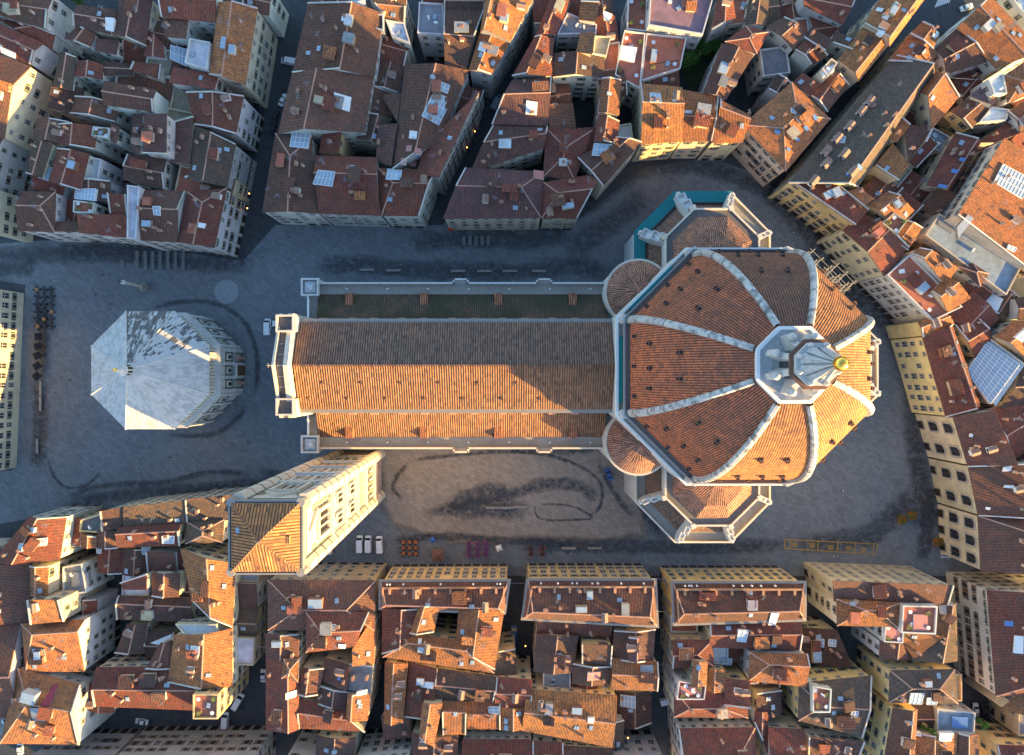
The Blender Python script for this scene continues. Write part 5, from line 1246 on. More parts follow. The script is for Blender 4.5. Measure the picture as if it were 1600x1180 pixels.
    if ar > 70 and not H.fill and H.rc != 'q' and H.key not in ('G',) and not H.lab.startswith(('bright orange church', 'very long dark')):
        ang = math.atan2(H.q[1][1] - H.q[0][1], H.q[1][0] - H.q[0][0])
        for _ in range(min(3, int(ar / 130) + rnd.randrange(2))):
            u, v = rnd.uniform(.2, .8), rnd.uniform(.25, .75); p = Vector(H.q[0]).lerp(Vector(H.q[1]), u).lerp(Vector(H.q[3]).lerp(Vector(H.q[2]), u), v)
            aw, ad, ah = rnd.uniform(1.8, 4.2), rnd.uniform(1.6, 3.2), rnd.uniform(.9, 2.0); ca_, sa_ = math.cos(ang), math.sin(ang)
            cr = [(p.x + x * ca_ - y * sa_, p.y + x * sa_ + y * ca_) for x, y in ((-aw / 2, -ad / 2), (aw / 2, -ad / 2), (aw / 2, ad / 2), (-aw / 2, ad / 2))]
            if not all(inside(c, H.poly) for c in cr) or any(cover(*c, H) > H.h - 1 for c in cr): continue
            zt = max(roofz(H, *c)[0] for c in cr) + ah * .6; zb = min(roofz(H, *c)[0] for c in cr) - .4
            Ba = MB(); Ba.prism(cr, zb, zt, 0); an = Ba.build('roof_annex', PLASTER, e, jit(rnd.choice(((.55, .52, .47), (.5, .42, .3), (.34, .27, .2), (.3, .15, .1))), .2))
            t = rnd.random(); Ba = MB()
            if t < .6:
                k0 = rnd.randrange(4); q2 = ccw(inset(ccw(cr), -.25)); q2 = q2[k0:] + q2[:k0]; ol2 = [(*q2[0], zt + .05), (*q2[1], zt + .05), (*q2[2], zt + .75), (*q2[3], zt + .75)]
                tiled(Ba, ol2, (q2[1][0] - q2[0][0], q2[1][1] - q2[0][1]), .44, .06)
                for i in range(4): a, b = ol2[i], ol2[(i + 1) % 4]; Ba.face([(a[0], a[1], zt - .1), (b[0], b[1], zt - .1), b, a])
                Ba.build('annex_roof', TILE, an, jit(RC[rnd.choice('brrod')], .15))
            elif t < .85:
                q2 = inset(ccw(cr), -.12); Ba.prism(q2, zt, zt + .25); Ba.build('annex_roof', FLAT, an, jit(RC[rnd.choice('wytkt')], .2))
            else:
                q2 = inset(ccw(cr), .15); Ba.prism(q2, zt, zt + .12); Ba.build('annex_glass', SKYL, an)
    # roof furniture
    if H.spec[0] != 'f' and H.rc != 'q':
        ar = abs(area2(H.q)) / 2
        for _ in range(min(9, int(ar / 34) + rnd.randrange(3))):
            u, v = rnd.uniform(.12, .88), rnd.uniform(.12, .88)
            p = Vector(H.q[0]).lerp(Vector(H.q[1]), u).lerp(Vector(H.q[3]).lerp(Vector(H.q[2]), u), v)
            if cover(p.x, p.y, H) > H.h: continue
            z, nr_ = roofz(H, p.x, p.y); ang = math.atan2(H.q[1][1] - H.q[0][1], H.q[1][0] - H.q[0][0]); t = rnd.random()
            if t < .5: inst('chimney', rnd.choice(CH), (p.x, p.y, z), ang, e, jit((.50, .42, .34)))
            elif t < .68:
                q_ = nr_.to_track_quat('Z', 'Y'); inst('skylight', rnd.choice(SK[:2]), (p.x, p.y, z + .02), 0, e, rot=q_.to_euler())
            elif t < .92: inst('antenna', ANT, (p.x, p.y, z), rnd.uniform(0, 3), e)
            else: inst('dormer', DORM, (p.x, p.y, z), ang + rnd.choice((0, math.pi)), e)
    elif H.spec[0] == 'f' and rnd.random() < .6:
        for _ in range(rnd.randrange(1, 4)):
            u, v = rnd.uniform(.25, .75), rnd.uniform(.25, .75); p = Vector(H.q[0]).lerp(Vector(H.q[1]), u).lerp(Vector(H.q[3]).lerp(Vector(H.q[2]), u), v)
            if cover(p.x, p.y, H) < H.h: inst('air_conditioner' if rnd.random() < .6 else 'roof_hatch', ACM if rnd.random() < .7 else SK[1], (p.x, p.y, H.h + .12), rnd.uniform(0, 3), e)
# ledge and brick parapet that frame the three yellow palaces
for H in HOUSES:
    if H.lab.startswith(('yellow palace front with statues', 'yellow palace front with potted', 'long yellow palace front')):
        q = H.poly; led = inset(q, -.7); inn = inset(q, .25)
        B = MB(); B.loft(led, H.h - .5, led, H.h - .15); B.ring(led, inn, H.h - .15); B.loft(inn[::-1], H.h - .15, inn[::-1], H.h - .5); B.build('eave_ledge', STONE, H.e)
        N1, N2, S2, S1 = [Vector(p) for p in H.q]; d = (N2 - N1).normalized(); dn = (S1 - N1).normalized(); rc_ = jit((.47, .26, .14))
        a, b = N1 + dn * 1.5 + d * .9, N2 + dn * 1.5 - d * .9; m_ = (a + b) / 2; an = math.atan2(d.y, d.x)
        B = MB(); B.box((m_.x, m_.y, H.h - .2), ((b - a).length, .5, 1.3), an); B.build('parapet', PLASTER, H.e, rc_)
        for k in range(8):
            p = a.lerp(b, (k + .5) / 8) + dn * .9; z, _ = roofz(H, p.x, p.y); B = MB(); B.box((p.x, p.y, z - .6), (.7, 1.5, 1.1), an); B.build('parapet_pier', PLASTER, H.e, rc_)
        for k in range(9):
            p = N1.lerp(N2, rnd.uniform(.05, .95)) + dn * .5; B = MB(); B.lathe((p.x, p.y, H.h - .16), [(.18, 0), (.28, .5), (.2, .55), (.3, .9), (.02, 1.3)], 7); B.build('parapet_pot', WHITE, H.e)
        for s0, s1, sg in ((N1, S1, 1), (N2, S2, -1)):
            a, b = s0 + d * sg * .9 + dn * 1.5, s1 + d * sg * .9 - dn * .4; m_ = (a + b) / 2; z, _ = roofz(H, m_.x, m_.y); B = MB(); B.box((m_.x, m_.y, H.h - .2), ((b - a).length, .45, max(.9, z - H.h + .6)), math.atan2((b - a).y, (b - a).x)); B.build('parapet', PLASTER, H.e, rc_)
print('houses', len(HOUSES), 'windows', nwin)
# ---------------------------------------------------------------- glazed lanterns, canopies and other large roof pieces
def tpts(tl, cs):
    c = [float(x) for x in cs.split()]; pts = list(zip(c[::2], c[1::2]))
    if tl != '--': pts = [(400 * int(tl[0]) + x / 4, 295 * int(tl[1]) + y / 4) for x, y in pts]
    return pts
EXTRA = [('--', '1517 582 1548 533 1588 570 1544 631', 'glass'), ('10', '1115 575 1220 610 1140 775 1040 735', 'glass'), ('10', '1160 515 1210 530 1195 580 1145 565', 'glass'), ('10', '220 820 335 830 325 930 215 920', 'glass'), ('10', '390 1065 495 1075 470 1160 350 1145', 'glass'), ('10', '820 1050 910 1060 905 1130 815 1125', 'glass'), ('10', '490 580 590 600 578 690 485 670', 'white'),
 ('10', '940 905 975 910 970 945 935 940', 'pink'), ('10', '995 920 1030 928 1025 962 990 955', 'pink'), ('10', '905 985 940 990 935 1030 900 1020', 'pink'), ('10', '965 1000 1003 1010 995 1045 960 1035', 'pink'), ('10', '1400 255 1455 270 1430 330 1385 305', 'white'), ('10', '535 95 605 108 600 140 530 125', 'white'),
 ('00', '1070 285 1160 300 1155 405 1065 370', 'glass'), ('00', '660 110 715 115 700 190 650 180', 'white'), ('00', '290 895 355 920 340 1000 270 980', 'glass'), ('00', '255 1030 315 1045 300 1130 240 1110', 'glass'), ('01', '460 -5 610 5 600 78 455 58', 'glass'), ('01', '330 30 400 40 385 125 325 110', 'glass'), ('01', '955 110 1000 110 995 165 955 160', 'glass'), ('01', '1240 210 1280 215 1270 245 1235 240', 'white'), ('00', '510 540 600 545 580 600 500 590', 'glass'), ('00', '0 290 95 330 85 365 0 325', 'white'),
 ('20', '515 892 645 905 630 980 500 970', 'glass'), ('20', '670 280 785 295 765 390 662 368', 'white'), ('20', '90 630 160 640 155 710 85 705', 'white'), ('20', '280 220 320 225 310 315 275 310', 'glass'), ('20', '140 500 190 505 190 570 138 570', 'glass'), ('20', '865 575 930 580 930 650 860 645', 'glass'), ('20', '135 1065 200 1065 200 1120 135 1115', 'pink'), ('20', '570 70 630 80 610 135 575 125', 'white'), ('20', '1070 690 1125 692 1120 708 1070 706', 'glass'),
 ('30', '730 75 770 90 745 125 720 105', 'white'), ('30', '700 180 735 195 715 225 690 205', 'white'), ('30', '690 40 725 55 710 75 680 60', 'white'), ('30', '340 440 420 400 415 445 350 480', 'white'), ('30', '150 670 190 690 175 715 150 700', 'glass'), ('30', '285 710 320 735 305 755 280 735', 'blue'), ('30', '230 780 262 800 245 820 222 800', 'blue'), ('30', '170 850 205 870 190 885 165 868', 'blue'), ('30', '50 800 85 820 70 840 45 820', 'blue'), ('30', '120 920 145 930 138 945 115 935', 'blue'), ('30', '0 615 20 625 10 655 -10 640', 'blue'), ('30', '420 845 485 855 475 895 430 885', 'glass'), ('30', '500 1070 550 1080 530 1105 495 1095', 'blue'), ('30', '550 1030 600 1045 585 1062 545 1048', 'blue'), ('30', '1160 1050 1200 1065 1180 1085 1150 1075', 'blue'), ('30', '1210 980 1245 990 1225 1010 1200 1000', 'blue'), ('30', '1080 1145 1125 1160 1110 1180 1070 1165', 'blue'), ('30', '1460 1030 1660 1120 1600 1240 1405 1140', 'glass'), ('30', '1285 440 1370 410 1380 460 1310 490', 'glass'),
 ('31', '1280 750 1370 632 1465 690 1400 820', 'white'), ('31', '1540 930 1640 840 1660 900 1600 960', 'glass'), ('31', '1500 350 1560 370 1545 395 1495 375', 'glass'), ('31', '1070 165 1190 210 1150 280 1065 225', 'metal'), ('31', '1180 240 1250 160 1290 185 1190 310', 'metal'),
 ('31', '820 505 855 500 860 525 825 530', 'white'), ('31', '900 562 930 560 935 580 900 585', 'white'),
 ('02', '1015 990 1090 990 1080 1040 1010 1040', 'glass'), ('02', '215 1010 285 1005 275 1055 215 1055', 'glass'), ('02', '115 1040 155 1035 155 1080 115 1080', 'glass'), ('02', '195 940 228 938 228 965 195 965', 'glass'), ('02', '105 1150 160 1150 160 1180 105 1180', 'glass'), ('02', '600 1060 635 1060 630 1100 600 1100', 'glass'), ('02', '890 1050 930 1050 930 1110 890 1105', 'glass'), ('02', '1415 975 1445 975 1440 1010 1412 1010', 'glass'),
 ('03', '1185 500 1250 500 1245 560 1185 555', 'white'), ('03', '205 510 280 515 275 585 205 580', 'metal'), ('03', '195 880 280 880 275 970 195 965', 'metal'), ('03', '300 760 330 760 320 865 262 865', 'maroon'), ('03', '940 480 1065 430 1060 485 990 490', 'white'), ('03', '445 40 550 40 555 120 445 130', 'metal'),
 ('13', '450 370 495 370 492 400 452 400', 'glass'), ('13', '245 198 270 200 268 230 246 228', 'glass'), ('13', '1010 460 1035 462 1032 485 1012 484', 'white'), ('13', '1030 725 1110 725 1105 765 1028 760', 'white'), ('13', '515 485 560 490 555 520 515 515', 'white'), ('13', '190 790 245 790 240 830 190 830', 'metal'), ('13', '1455 885 1520 885 1515 920 1455 915', 'glass'), ('13', '630 785 695 775 690 805 632 810', 'white'), ('13', '505 695 530 695 528 715 508 714', 'blue'),
 ('23', '680 810 770 810 770 885 680 880', 'glass'), ('23', '805 625 885 625 885 692 805 690', 'metal'), ('23', '1412 392 1472 395 1468 480 1410 475', 'glass'), ('23', '475 665 555 665 550 715 470 715', 'pink'), ('23', '475 945 515 945 510 985 475 982', 'white'), ('23', '1055 750 1190 765 1188 805 1060 802', 'pink'), ('23', '1310 575 1380 575 1375 620 1312 620', 'metal'),
 ('33', '890 790 970 790 968 870 890 865', 'glass'), ('33', '995 820 1060 815 1060 870 1000 870', 'glass'), ('33', '1070 1040 1170 1050 1150 1100 1065 1090', 'white'), ('33', '525 905 565 905 560 945 520 940', 'glass'), ('33', '1490 345 1535 345 1535 378 1490 378', 'blue'), ('33', '1555 440 1600 440 1600 550 1550 550', 'white'), ('33', '305 455 350 455 350 505 305 505', 'glass'), ('33', '385 460 425 460 425 505 385 505', 'glass'), ('33', '10 280 60 285 60 385 15 380', 'white'), ('33', '915 305 1000 305 1000 405 910 405', 'pink'), ('33', '725 375 830 375 828 455 725 455', 'pink'), ('33', '1150 940 1255 945 1250 1015 1150 1010', 'blue'), ('33', '225 1060 260 1065 255 1100 225 1095', 'white'), ('33', '1075 235 1110 235 1110 300 1078 300', 'metal'), ('33', '930 1040 960 1040 955 1065 930 1062', 'white'),
 ('32', '1480 560 1530 550 1520 585 1475 590', 'white'), ('32', '1490 675 1540 675 1540 695 1485 690', 'white'), ('32', '1370 810 1395 815 1385 830 1368 826', 'white'), ('32', '1270 350 1285 355 1280 375 1265 370', 'white')]
BLUEG = simple('blue_glass', (.10, .20, .42), .2, 0, .3, 1, .6); MAROON = simple('maroon_cloth', (.30, .05, .07), .8); PINKF = simple('pink_floor', (.48, .20, .17), .8)
EM = dict(glass=(SKYL, 'glass_roof'), white=(WHITE, 'roof_panel'), pink=(PINKF, 'roof_hatch'), blue=(BLUEG, 'skylight'), metal=(METAL, 'metal_hood'), maroon=(MAROON, 'awning'))
for tl, cs, kd in EXTRA:
    px = tpts(tl, cs); cxp = sum(p[0] for p in px) / 4; cyp = sum(p[1] for p in px) / 4; best = None
    for H in HOUSES:
        c = P(cxp, cyp, H.h + 1)
        if inside(c, H.poly) and (best is None or H.h > best.h): best = H
    if best is None: continue
    H = best; w3 = []
    c = P(cxp, cyp, H.h + 1); zc, nrm = roofz(H, *c)
    for p in px:
        q = P(p[0], p[1], zc + .6); w3.append((q[0], q[1], zc - (nrm.x * (q[0] - c[0]) + nrm.y * (q[1] - c[1])) / max(nrm.z, .3) + .45))
    if area2([(p[0], p[1]) for p in w3]) < 0: w3 = w3[::-1]
    B = MB(weld=False); B.face(w3, 0)
    for i in range(4):
        a, b = w3[i], w3[(i + 1) % 4]; B.face([(a[0], a[1], a[2] - 1.2), (b[0], b[1], b[2] - 1.2), b, a], 1)
    if kd == 'glass':
        a, b, c_, d = [Vector(p) for p in w3]; nb = max(2, int((b - a).length / 1.1)); na = max(2, int((d - a).length / 1.6)); up = Vector((0, 0, .05))
        for k in range(nb + 1): B.tube(a.lerp(b, k / nb) + up, d.lerp(c_, k / nb) + up, .08, n=4, m=1)
        for k in range(na + 1): B.tube(a.lerp(d, k / na) + up, b.lerp(c_, k / na) + up, .08, n=4, m=1)
    m0, nm = EM[kd]; B.build(nm, [m0, WHITE if kd in ('glass', 'white', 'pink') else METAL], H.e)
# dormers on the long mossy roof, plants and lamps in the yards
HM = next(h for h in HOUSES if h.lab.startswith('very long dark mossy'))
for x, y in ((640, 630), (590, 690), (515, 785), (440, 860), (370, 940), (470, 965), (365, 1020), (510, 1085), (285, 1130)):
    px = (1200 + x / 4, y / 4); c = P(*px, HM.h + 2); z, _ = roofz(HM, *c); inst('dormer', DORM, (c[0], c[1], z + .1), R(-40), HM.e, scale=(1.15, 1.15, 1))

# ---------------------------------------------------------------- vehicles
def loft_body(B, secs, m=0):
    """secs: list of (y, half width, z bottom, z shoulder, z top, half width top)"""
    pr = None
    for y, hw, zb, zs, zt, ht in secs:
        r = [(-hw, y, zb), (-hw, y, zs), (-ht, y, zt), (ht, y, zt), (hw, y, zs), (hw, y, zb)]
        if pr:
            for j in range(5): B.face([pr[j], r[j], r[j + 1], pr[j + 1]], m)
            B.face([pr[5], r[5], r[0], pr[0]], m)
        else: B.face(r, m)
        pr = r
    B.face(pr[::-1], m)
def vehicle(kind):
    """returns [(part name, mesh, location)]"""
    out = []
    if kind == 'van':
        L, w_, h_ = 5.3, .98, 2.1; B = MB()
        loft_body(B, [(-L / 2, .9, .45, 1.0, 1.95, .86), (-L / 2 + .15, w_, .35, 1.1, h_, .88), (.9, w_, .35, 1.1, h_, .88), (1.35, w_, .35, 1.1, 2.0, .84), (2.0, .97, .35, 1.08, 1.25, .86), (2.5, .9, .38, .85, 1.0, .82), (L / 2, .8, .45, .7, .82, .74)])
        gl = [[(-.8, 1.42, 2.0), (.8, 1.42, 2.0), (.82, 1.98, 1.32), (-.82, 1.98, 1.32)]]
        sd_ = [[(s * .935, -.2 + .0, 1.5), (s * .935, 1.15, 1.5), (s * .9, 1.1, 1.9), (s * .9, -.2, 1.9)] for s in (-1, 1)]
        wy = (1.65, -1.65)
    else:
        L, w_, h_ = 4.1, .87, 1.45; B = MB()
        loft_body(B, [(-L / 2, .75, .4, .7, .85, .7), (-L / 2 + .2, w_, .3, .8, .95, .78), (-1.35, w_, .28, .85, 1.05, .76), (-.9, w_, .28, .88, h_, .62), (.35, w_, .28, .88, h_, .62), (.95, w_, .28, .86, .98, .74), (1.75, .84, .3, .75, .86, .72), (L / 2, .7, .38, .6, .7, .62)])
        gl = [[(-.62, .37, 1.44), (.62, .37, 1.44), (.74, .96, 1.0), (-.74, .96, 1.0)], [(.6, -.92, 1.43), (-.6, -.92, 1.43), (-.74, -1.34, 1.08), (.74, -1.34, 1.08)]]
        sd_ = [[(s * .79, -1.0, 1.05), (s * .79, .6, 1.05), (s * .68, .3, 1.36), (s * .68, -.8, 1.36)] for s in (-1, 1)]
        wy = (1.3, -1.3)
    out.append(('body', B.mesh('body', PAINT), (0, 0, 0)))
    for g in gl + sd_:
        B = MB(); c = sum((Vector(p) for p in g), Vector()) / 4; nn = (Vector(g[1]) - Vector(g[0])).cross(Vector(g[2]) - Vector(g[0])).normalized()
        if nn.dot(c - Vector((0, 0, .8))) < 0: nn = -nn
        q = [Vector(p) + nn * .03 for p in g]; q0 = [Vector(p) - nn * .03 for p in g]; B.face(q)
        for i in range(4): B.face([q0[i], q0[(i + 1) % 4], q[(i + 1) % 4], q[i]])
        out.append(('windscreen' if abs(nn.x) < .5 else 'side_window', B.mesh('car_glass', PANE), (0, 0, 0)))
    B = MB(); B.lathe((0, 0, 0), [(.01, -.1), (.2, -.11), (.32, -.1), (.33, 0), (.32, .1), (.2, .11), (.01, .1)], 14)
    me = B.mesh('wheel', RUBBER); me.transform(Matrix.Rotation(R(90), 4, 'Y'))
    for sx in (-1, 1):
        for y in wy: out.append(('wheel', me, (sx * (w_ - .08), y, .33)))
        B = MB(); B.box((sx * .55, L / 2 - .12, .62), (.3, .12, .14)); out.append(('headlight', B.mesh('headlight', CHROME), (0, 0, 0)))
    return out
VEH = {k: vehicle(k) for k in ('van', 'car')}
WHT = (.72, .72, .72); DRK = (.03, .03, .035); BLU = (.03, .09, .28); GRY = (.25, .26, .28)
for px, py, rot, kind, col, lab in [
    (562, 850, 0, 'van', WHT, 'leftmost of three white vans parked below the bell tower'), (575.5, 850, 0, 'van', WHT, 'middle one of three white vans parked below the bell tower'), (593, 851, 3, 'van', WHT, 'rightmost of three white vans, beside the brown tables'),
    (500, 856, 0, 'car', WHT, 'white car half hidden behind the foot of the bell tower'), (514, 853, 0, 'van', WHT, 'white van just right of the bell tower foot'), (418, 511, 0, 'van', WHT, 'white van standing alone in front of the cathedral facade'), (434, 506, 90, 'van', WHT, 'pale van tucked against the north corner of the facade'),
    (951, 741, 18, 'car', BLU, 'dark blue car parked beside the south apse'), (452, 96, 80, 'van', WHT, 'white van in the street above the baptistery block'), (442, 156, -28, 'car', WHT, 'white car parked below the van in the upper left street'), (430, 181, -15, 'car', DRK, 'black car in the upper left street'), (426, 200, -12, 'car', DRK, 'lower black car in the upper left street'),
    (221, 1128, 80, 'car', WHT, 'white car crossing the street at the lower left'), (31, 1169, 2, 'car', WHT, 'white car cut by the bottom left corner'), (352, 1126, -4, 'van', WHT, 'white truck below the yellow tower'), (372, 1096, -30, 'van', WHT, 'white van parked right of the yellow tower'), (803, 991, 0, 'van', BLU, 'blue van in the lane between the yellow palaces'), (1044, 1094, -75, 'van', WHT, 'white van in the narrow lane beside the fourth block'),
    (1552, 1107, 2, 'van', GRY, 'grey van among the parked cars at lower right'), (1525, 1109, 0, 'car', WHT, 'white car among the parked cars at lower right'), (1538, 1111, 2, 'car', DRK, 'black car between the white car and grey van at lower right'), (1496, 1057, 0, 'car', GRY, 'grey car on the lane right of the mossy hipped roof'), (1511, 11, -70, 'car', WHT, 'white car beside the crossing at the top right'), (845, 24, -22, 'van', GRY, 'grey van at the top of the dark lane'), (776, 160, -28, 'van', GRY, 'grey van halfway down the dark lane'), (411, 1056, 0, 'car', WHT, 'white car on the street left of the first block')]:
    e = tag(empty('parked_' + kind, (*P(px, py, 1.0), .16), R(rot)), lab, kind, 'vehicles parked around the piazza')
    for nm, me, lc in VEH[kind]: inst(nm, me, lc, 0, e, col, local=True)

# ---------------------------------------------------------------- people
def person_mesh(pose):
    v = [(0, 0, .95), (0, .01, 1.2), (0, 0, 1.42), (0, .01, 1.52), (0, .04, 1.66), (.11, 0, .9), (.12, .03, .5), (.12, 0, .09), (.12, .14, .05), (-.11, 0, .9), (-.12, .03, .5), (-.12, 0, .09), (-.12, .14, .05), (.2, 0, 1.4), (.25, -.03, 1.12), (.24, .06, .88), (-.2, 0, 1.4), (-.25, -.03, 1.12), (-.24, .06, .88)]
    if pose: v[6] = (.12, .22, .52); v[7] = (.12, .3, .1); v[8] = (.12, .44, .09); v[10] = (-.12, -.08, .5); v[11] = (-.12, -.34, .14); v[12] = (-.12, -.24, .05); v[15] = (.22, -.2, .92); v[18] = (-.22, .24, .95)
    ed = [(0, 1), (1, 2), (2, 3), (3, 4), (0, 5), (5, 6), (6, 7), (7, 8), (0, 9), (9, 10), (10, 11), (11, 12), (2, 13), (13, 14), (14, 15), (2, 16), (16, 17), (17, 18)]
    rr = [.15, .14, .13, .06, .105, .095, .07, .05, .05, .095, .07, .05, .05, .07, .05, .04, .07, .05, .04]
    me = bpy.data.meshes.new('p'); me.from_pydata(v, ed, []); o = bpy.data.objects.new('p', me); COL.objects.link(o)
    o.modifiers.new('s', 'SKIN'); sk = me.skin_vertices[0].data
    for i, r_ in enumerate(rr): sk[i].radius = (r_, r_); sk[i].use_root = (i == 0)
    sb = o.modifiers.new('b', 'SUBSURF'); sb.levels = 1
    dg = bpy.context.evaluated_depsgraph_get(); m2 = bpy.data.meshes.new_from_object(o.evaluated_get(dg)); bpy.data.objects.remove(o); m2.name = 'person'
    for mt in (CLOTH, SKIN, simple('trousers', (.04, .045, .06), .9), simple('hair', (.05, .03, .02), .8)): m2.materials.append(mt)
    for p in m2.polygons:
        c = p.center; p.material_index = 3 if c.z > 1.68 or (c.z > 1.56 and c.y < .02) else 1 if c.z > 1.48 else 1 if abs(c.x) > .18 and c.z < .93 else 2 if c.z < .92 else 0
        p.use_smooth = True
    return m2
PM = [person_mesh(0), person_mesh(1)]
CC = [('black', (.02, .02, .022)), ('dark blue', (.02, .035, .09)), ('red', (.4, .04, .03)), ('white', (.65, .65, .63)), ('grey', (.2, .2, .2)), ('brown', (.13, .07, .035))]
PPL = [(150, 460, 0, 'crossing the open paving left of the stone column'), (172, 475, 0, 'nearest the top left corner of the baptistery'), (170, 446, 4, 'left of the stone column'), (161, 430, 0, 'below the row of bicycle racks on its left'), (384, 439, 0, 'right of the pale paving circle'), (45, 406, 0, 'in the street at the upper left'), (147, 384, 0, 'by the house fronts left of the bicycle racks'), (109, 594, 1, 'between the café row and the baptistery'), (282, 745, 0, 'on the dark track below the baptistery'), (388, 691, 0, 'right of the baptistery near the bell tower'), (265, 715, 5, 'below the sunlit baptistery slope'), (94, 771, 0, 'on the curved track at the lower left of the square'), (69, 797, 0, 'near the red corner house'), (133, 780, 0, 'by the shopfronts left of the bell tower'), (214, 732, 3, 'in mid paving below the baptistery'), (452, 370, 0, 'at the mouth of the upper left street'), (410, 402, 0, 'walking across from the baptistery block'), (620, 361, 0, 'in front of the white house north of the nave'), (550, 411, 3, 'beside the leftmost long bench'), (626, 414, 3, 'beside the second long bench'), (417, 575, 0, 'before the cathedral front steps'), (636, 742, 3, 'on the dry paving right of the bell tower'), (570, 812, 0, 'above the three white vans'), (602, 785, 4, 'at the foot of the bell tower'), (677, 840, 1, 'between the brown and magenta tables'), (715, 834, 0, 'above the magenta tables'), (912, 419, 3, 'north of the aisle near the apse'), (802, 361, 3, 'in front of the arcaded house'), (1050, 279, 0, 'in the curved street above the north apse'), (1212, 340, 2, 'at the bend of the street right of the north apse'), (1240, 364, 3, 'by the yellow palace front'), (1292, 372, 3, 'below the yellow palace corner'), (1407, 550, 3, 'under the curved cream facade'), (1317, 767, 3, 'alone in the middle of the east square'), (1317, 829, 0, 'above the yellow painted bays'), (1362, 805, 0, 'left of the flower planters'), (1302, 869, 3, 'just below the yellow painted bays'), (1475, 804, 2, 'before the arched palace windows'), (1452, 667, 3, 'near the top of the arched palace'), (892, 865, 3, 'below the two long benches by the third palace'), (930, 865, 0, 'right of the two long benches by the third palace'), (1404, 855, 2, 'between the painted bays and the crossing')]
for i, (px, py, ci, wh) in enumerate(PPL):
    nm, col = CC[ci]; o = inst('person', PM[i % 2], (*P(px, py, 1), .15), rnd.uniform(0, 6.3), None, col)
    tag(o, 'person in ' + nm + ' coat ' + wh, 'person', 'people on the piazza')

# ---------------------------------------------------------------- street furniture
def bench(px, py, rot, ln, lab, name='bench', cat='bench', grp='long stone benches round the cathedral'):
    e = tag(empty(name, (*P(px, py), .15), R(rot)), lab, cat, grp)
    B = MB(); B.box((0, 0, .42), (ln, .75, .14)); B.build('seat', STONE, e, local=True)
    for s in (-1, 0, 1): B = MB(); B.box((s * (ln / 2 - .35), 0, 0), (.4, .55, .42)); B.build('leg', STONE_D, e, local=True)
for px, py, rot, lab in [(574, 422, 0, 'leftmost long bench along the north side of the nave'), (615, 423, 0, 'second long bench along the north side of the nave'), (716, 424, 0, 'third long bench along the north side of the nave'), (757, 424, 0, 'fourth long bench along the north side of the nave'), (797, 424, 0, 'fifth long bench along the north side of the nave'), (842, 424, 0, 'rightmost long bench along the north side of the nave'), (770, 793, 0, 'left bench on the dark stain south of the nave'), (791, 793, 0, 'middle bench on the dark stain south of the nave'), (812, 792, 0, 'right bench on the dark stain south of the nave'), (889, 856, 0, 'left of two long benches before the third palace'), (929, 856, 0, 'right of two long benches before the third palace'), (65, 607, 90, 'upper bench on the dark strip at the left'), (65, 631, 90, 'middle bench on the dark strip at the left'), (60, 697, 90, 'lower bench on the dark strip at the left')]: bench(px, py, rot, 4.6, lab)
def rack(px, py, lab):
    e = tag(empty('bicycle_rack', (*P(px, py), .15), R(90)), lab, 'bicycle rack', 'bicycle racks at the top of the baptistery square')
    for s in (-1, 1): B = MB(); B.box((0, s * .42, .06), (2.9, .07, .09)); B.build('rail', METAL, e, local=True)
    B = MB(); B.box((0, 0, 0), (3.0, 1.0, .06)); B.build('platform', STONE, e, local=True)
    for k in range(7):
        B = MB(); x = -1.3 + k * .43
        for a, b in (((x, -.42, .1), (x, -.42, .8)), ((x, -.42, .8), (x, .42, .8)), ((x, .42, .8), (x, .42, .1))): B.tube(a, b, .06, n=5)
        B.build('hoop', METAL, e, local=True)
for k, x in enumerate((192, 215, 228, 239.5, 251, 263, 275, 287)):
    for j in (0, 1):
        if k == 0 and j == 0: continue
        rack(x, 400 + j * 14, ('upper' if j == 0 else 'lower') + ' rack of the ' + ['first', 'second', 'third', 'fourth', 'fifth', 'sixth', 'seventh', 'eighth'][k] + ' pair from the left, above the baptistery')
for k in range(5): rack(725 + k * 9.5, 376, ['leftmost', 'second', 'third', 'fourth', 'rightmost'][k] + ' of five bicycle racks on the dark stain north of the nave')
def chair_mesh():
    B = MB(weld=False); B.box((0, 0, .42), (.44, .44, .05)); B.box((0, -.21, .45), (.44, .05, .42))
    for sx in (-1, 1):
        for sy in (-1, 1): B.box((sx * .19, sy * .19, 0), (.05, .05, .42))
    return B.mesh('cafe_chair', CLOTH)
def table_mesh(): return None
CHM = chair_mesh()
B = MB(); B.lathe((0, 0, .7), [(.01, .05), (.62, .05), (.62, 0), (.01, 0)], 14); TTOP = B.mesh('table_top', CLOTH)
B = MB(); B.tube((0, 0, .04), (0, 0, .7), .05); TLEG = B.mesh('table_leg', DARKM)
B = MB(); B.lathe((0, 0, 0), [(.3, 0), (.3, .03), (.01, .05)], 10); TBASE = B.mesh('table_base', DARKM)
def cafe(px, py, tcol, ccol, lab, clab, grp, nch=4):
    x, y = P(px, py); e = tag(empty('cafe_table', (x, y, .15)), lab, 'table', grp + ' tables')
    inst('table_top', TTOP, (0, 0, 0), 0, e, tcol, local=True); inst('leg', TLEG, (0, 0, 0), 0, e, local=True); inst('base', TBASE, (0, 0, 0), 0, e, local=True)
    a0 = rnd.uniform(-.3, .3)
    for k in range(nch):
        a = a0 + 2 * math.pi * k / nch + rnd.uniform(-.15, .15)
        tag(inst('cafe_chair', CHM, (x + .85 * math.cos(a), y + .85 * math.sin(a), .15), a + math.pi / 2, None, ccol), clab.split()[0] + ' chair ' + ('right of', 'above', 'left of', 'below')[k] + ' the ' + lab, 'chair', grp + ' chairs')
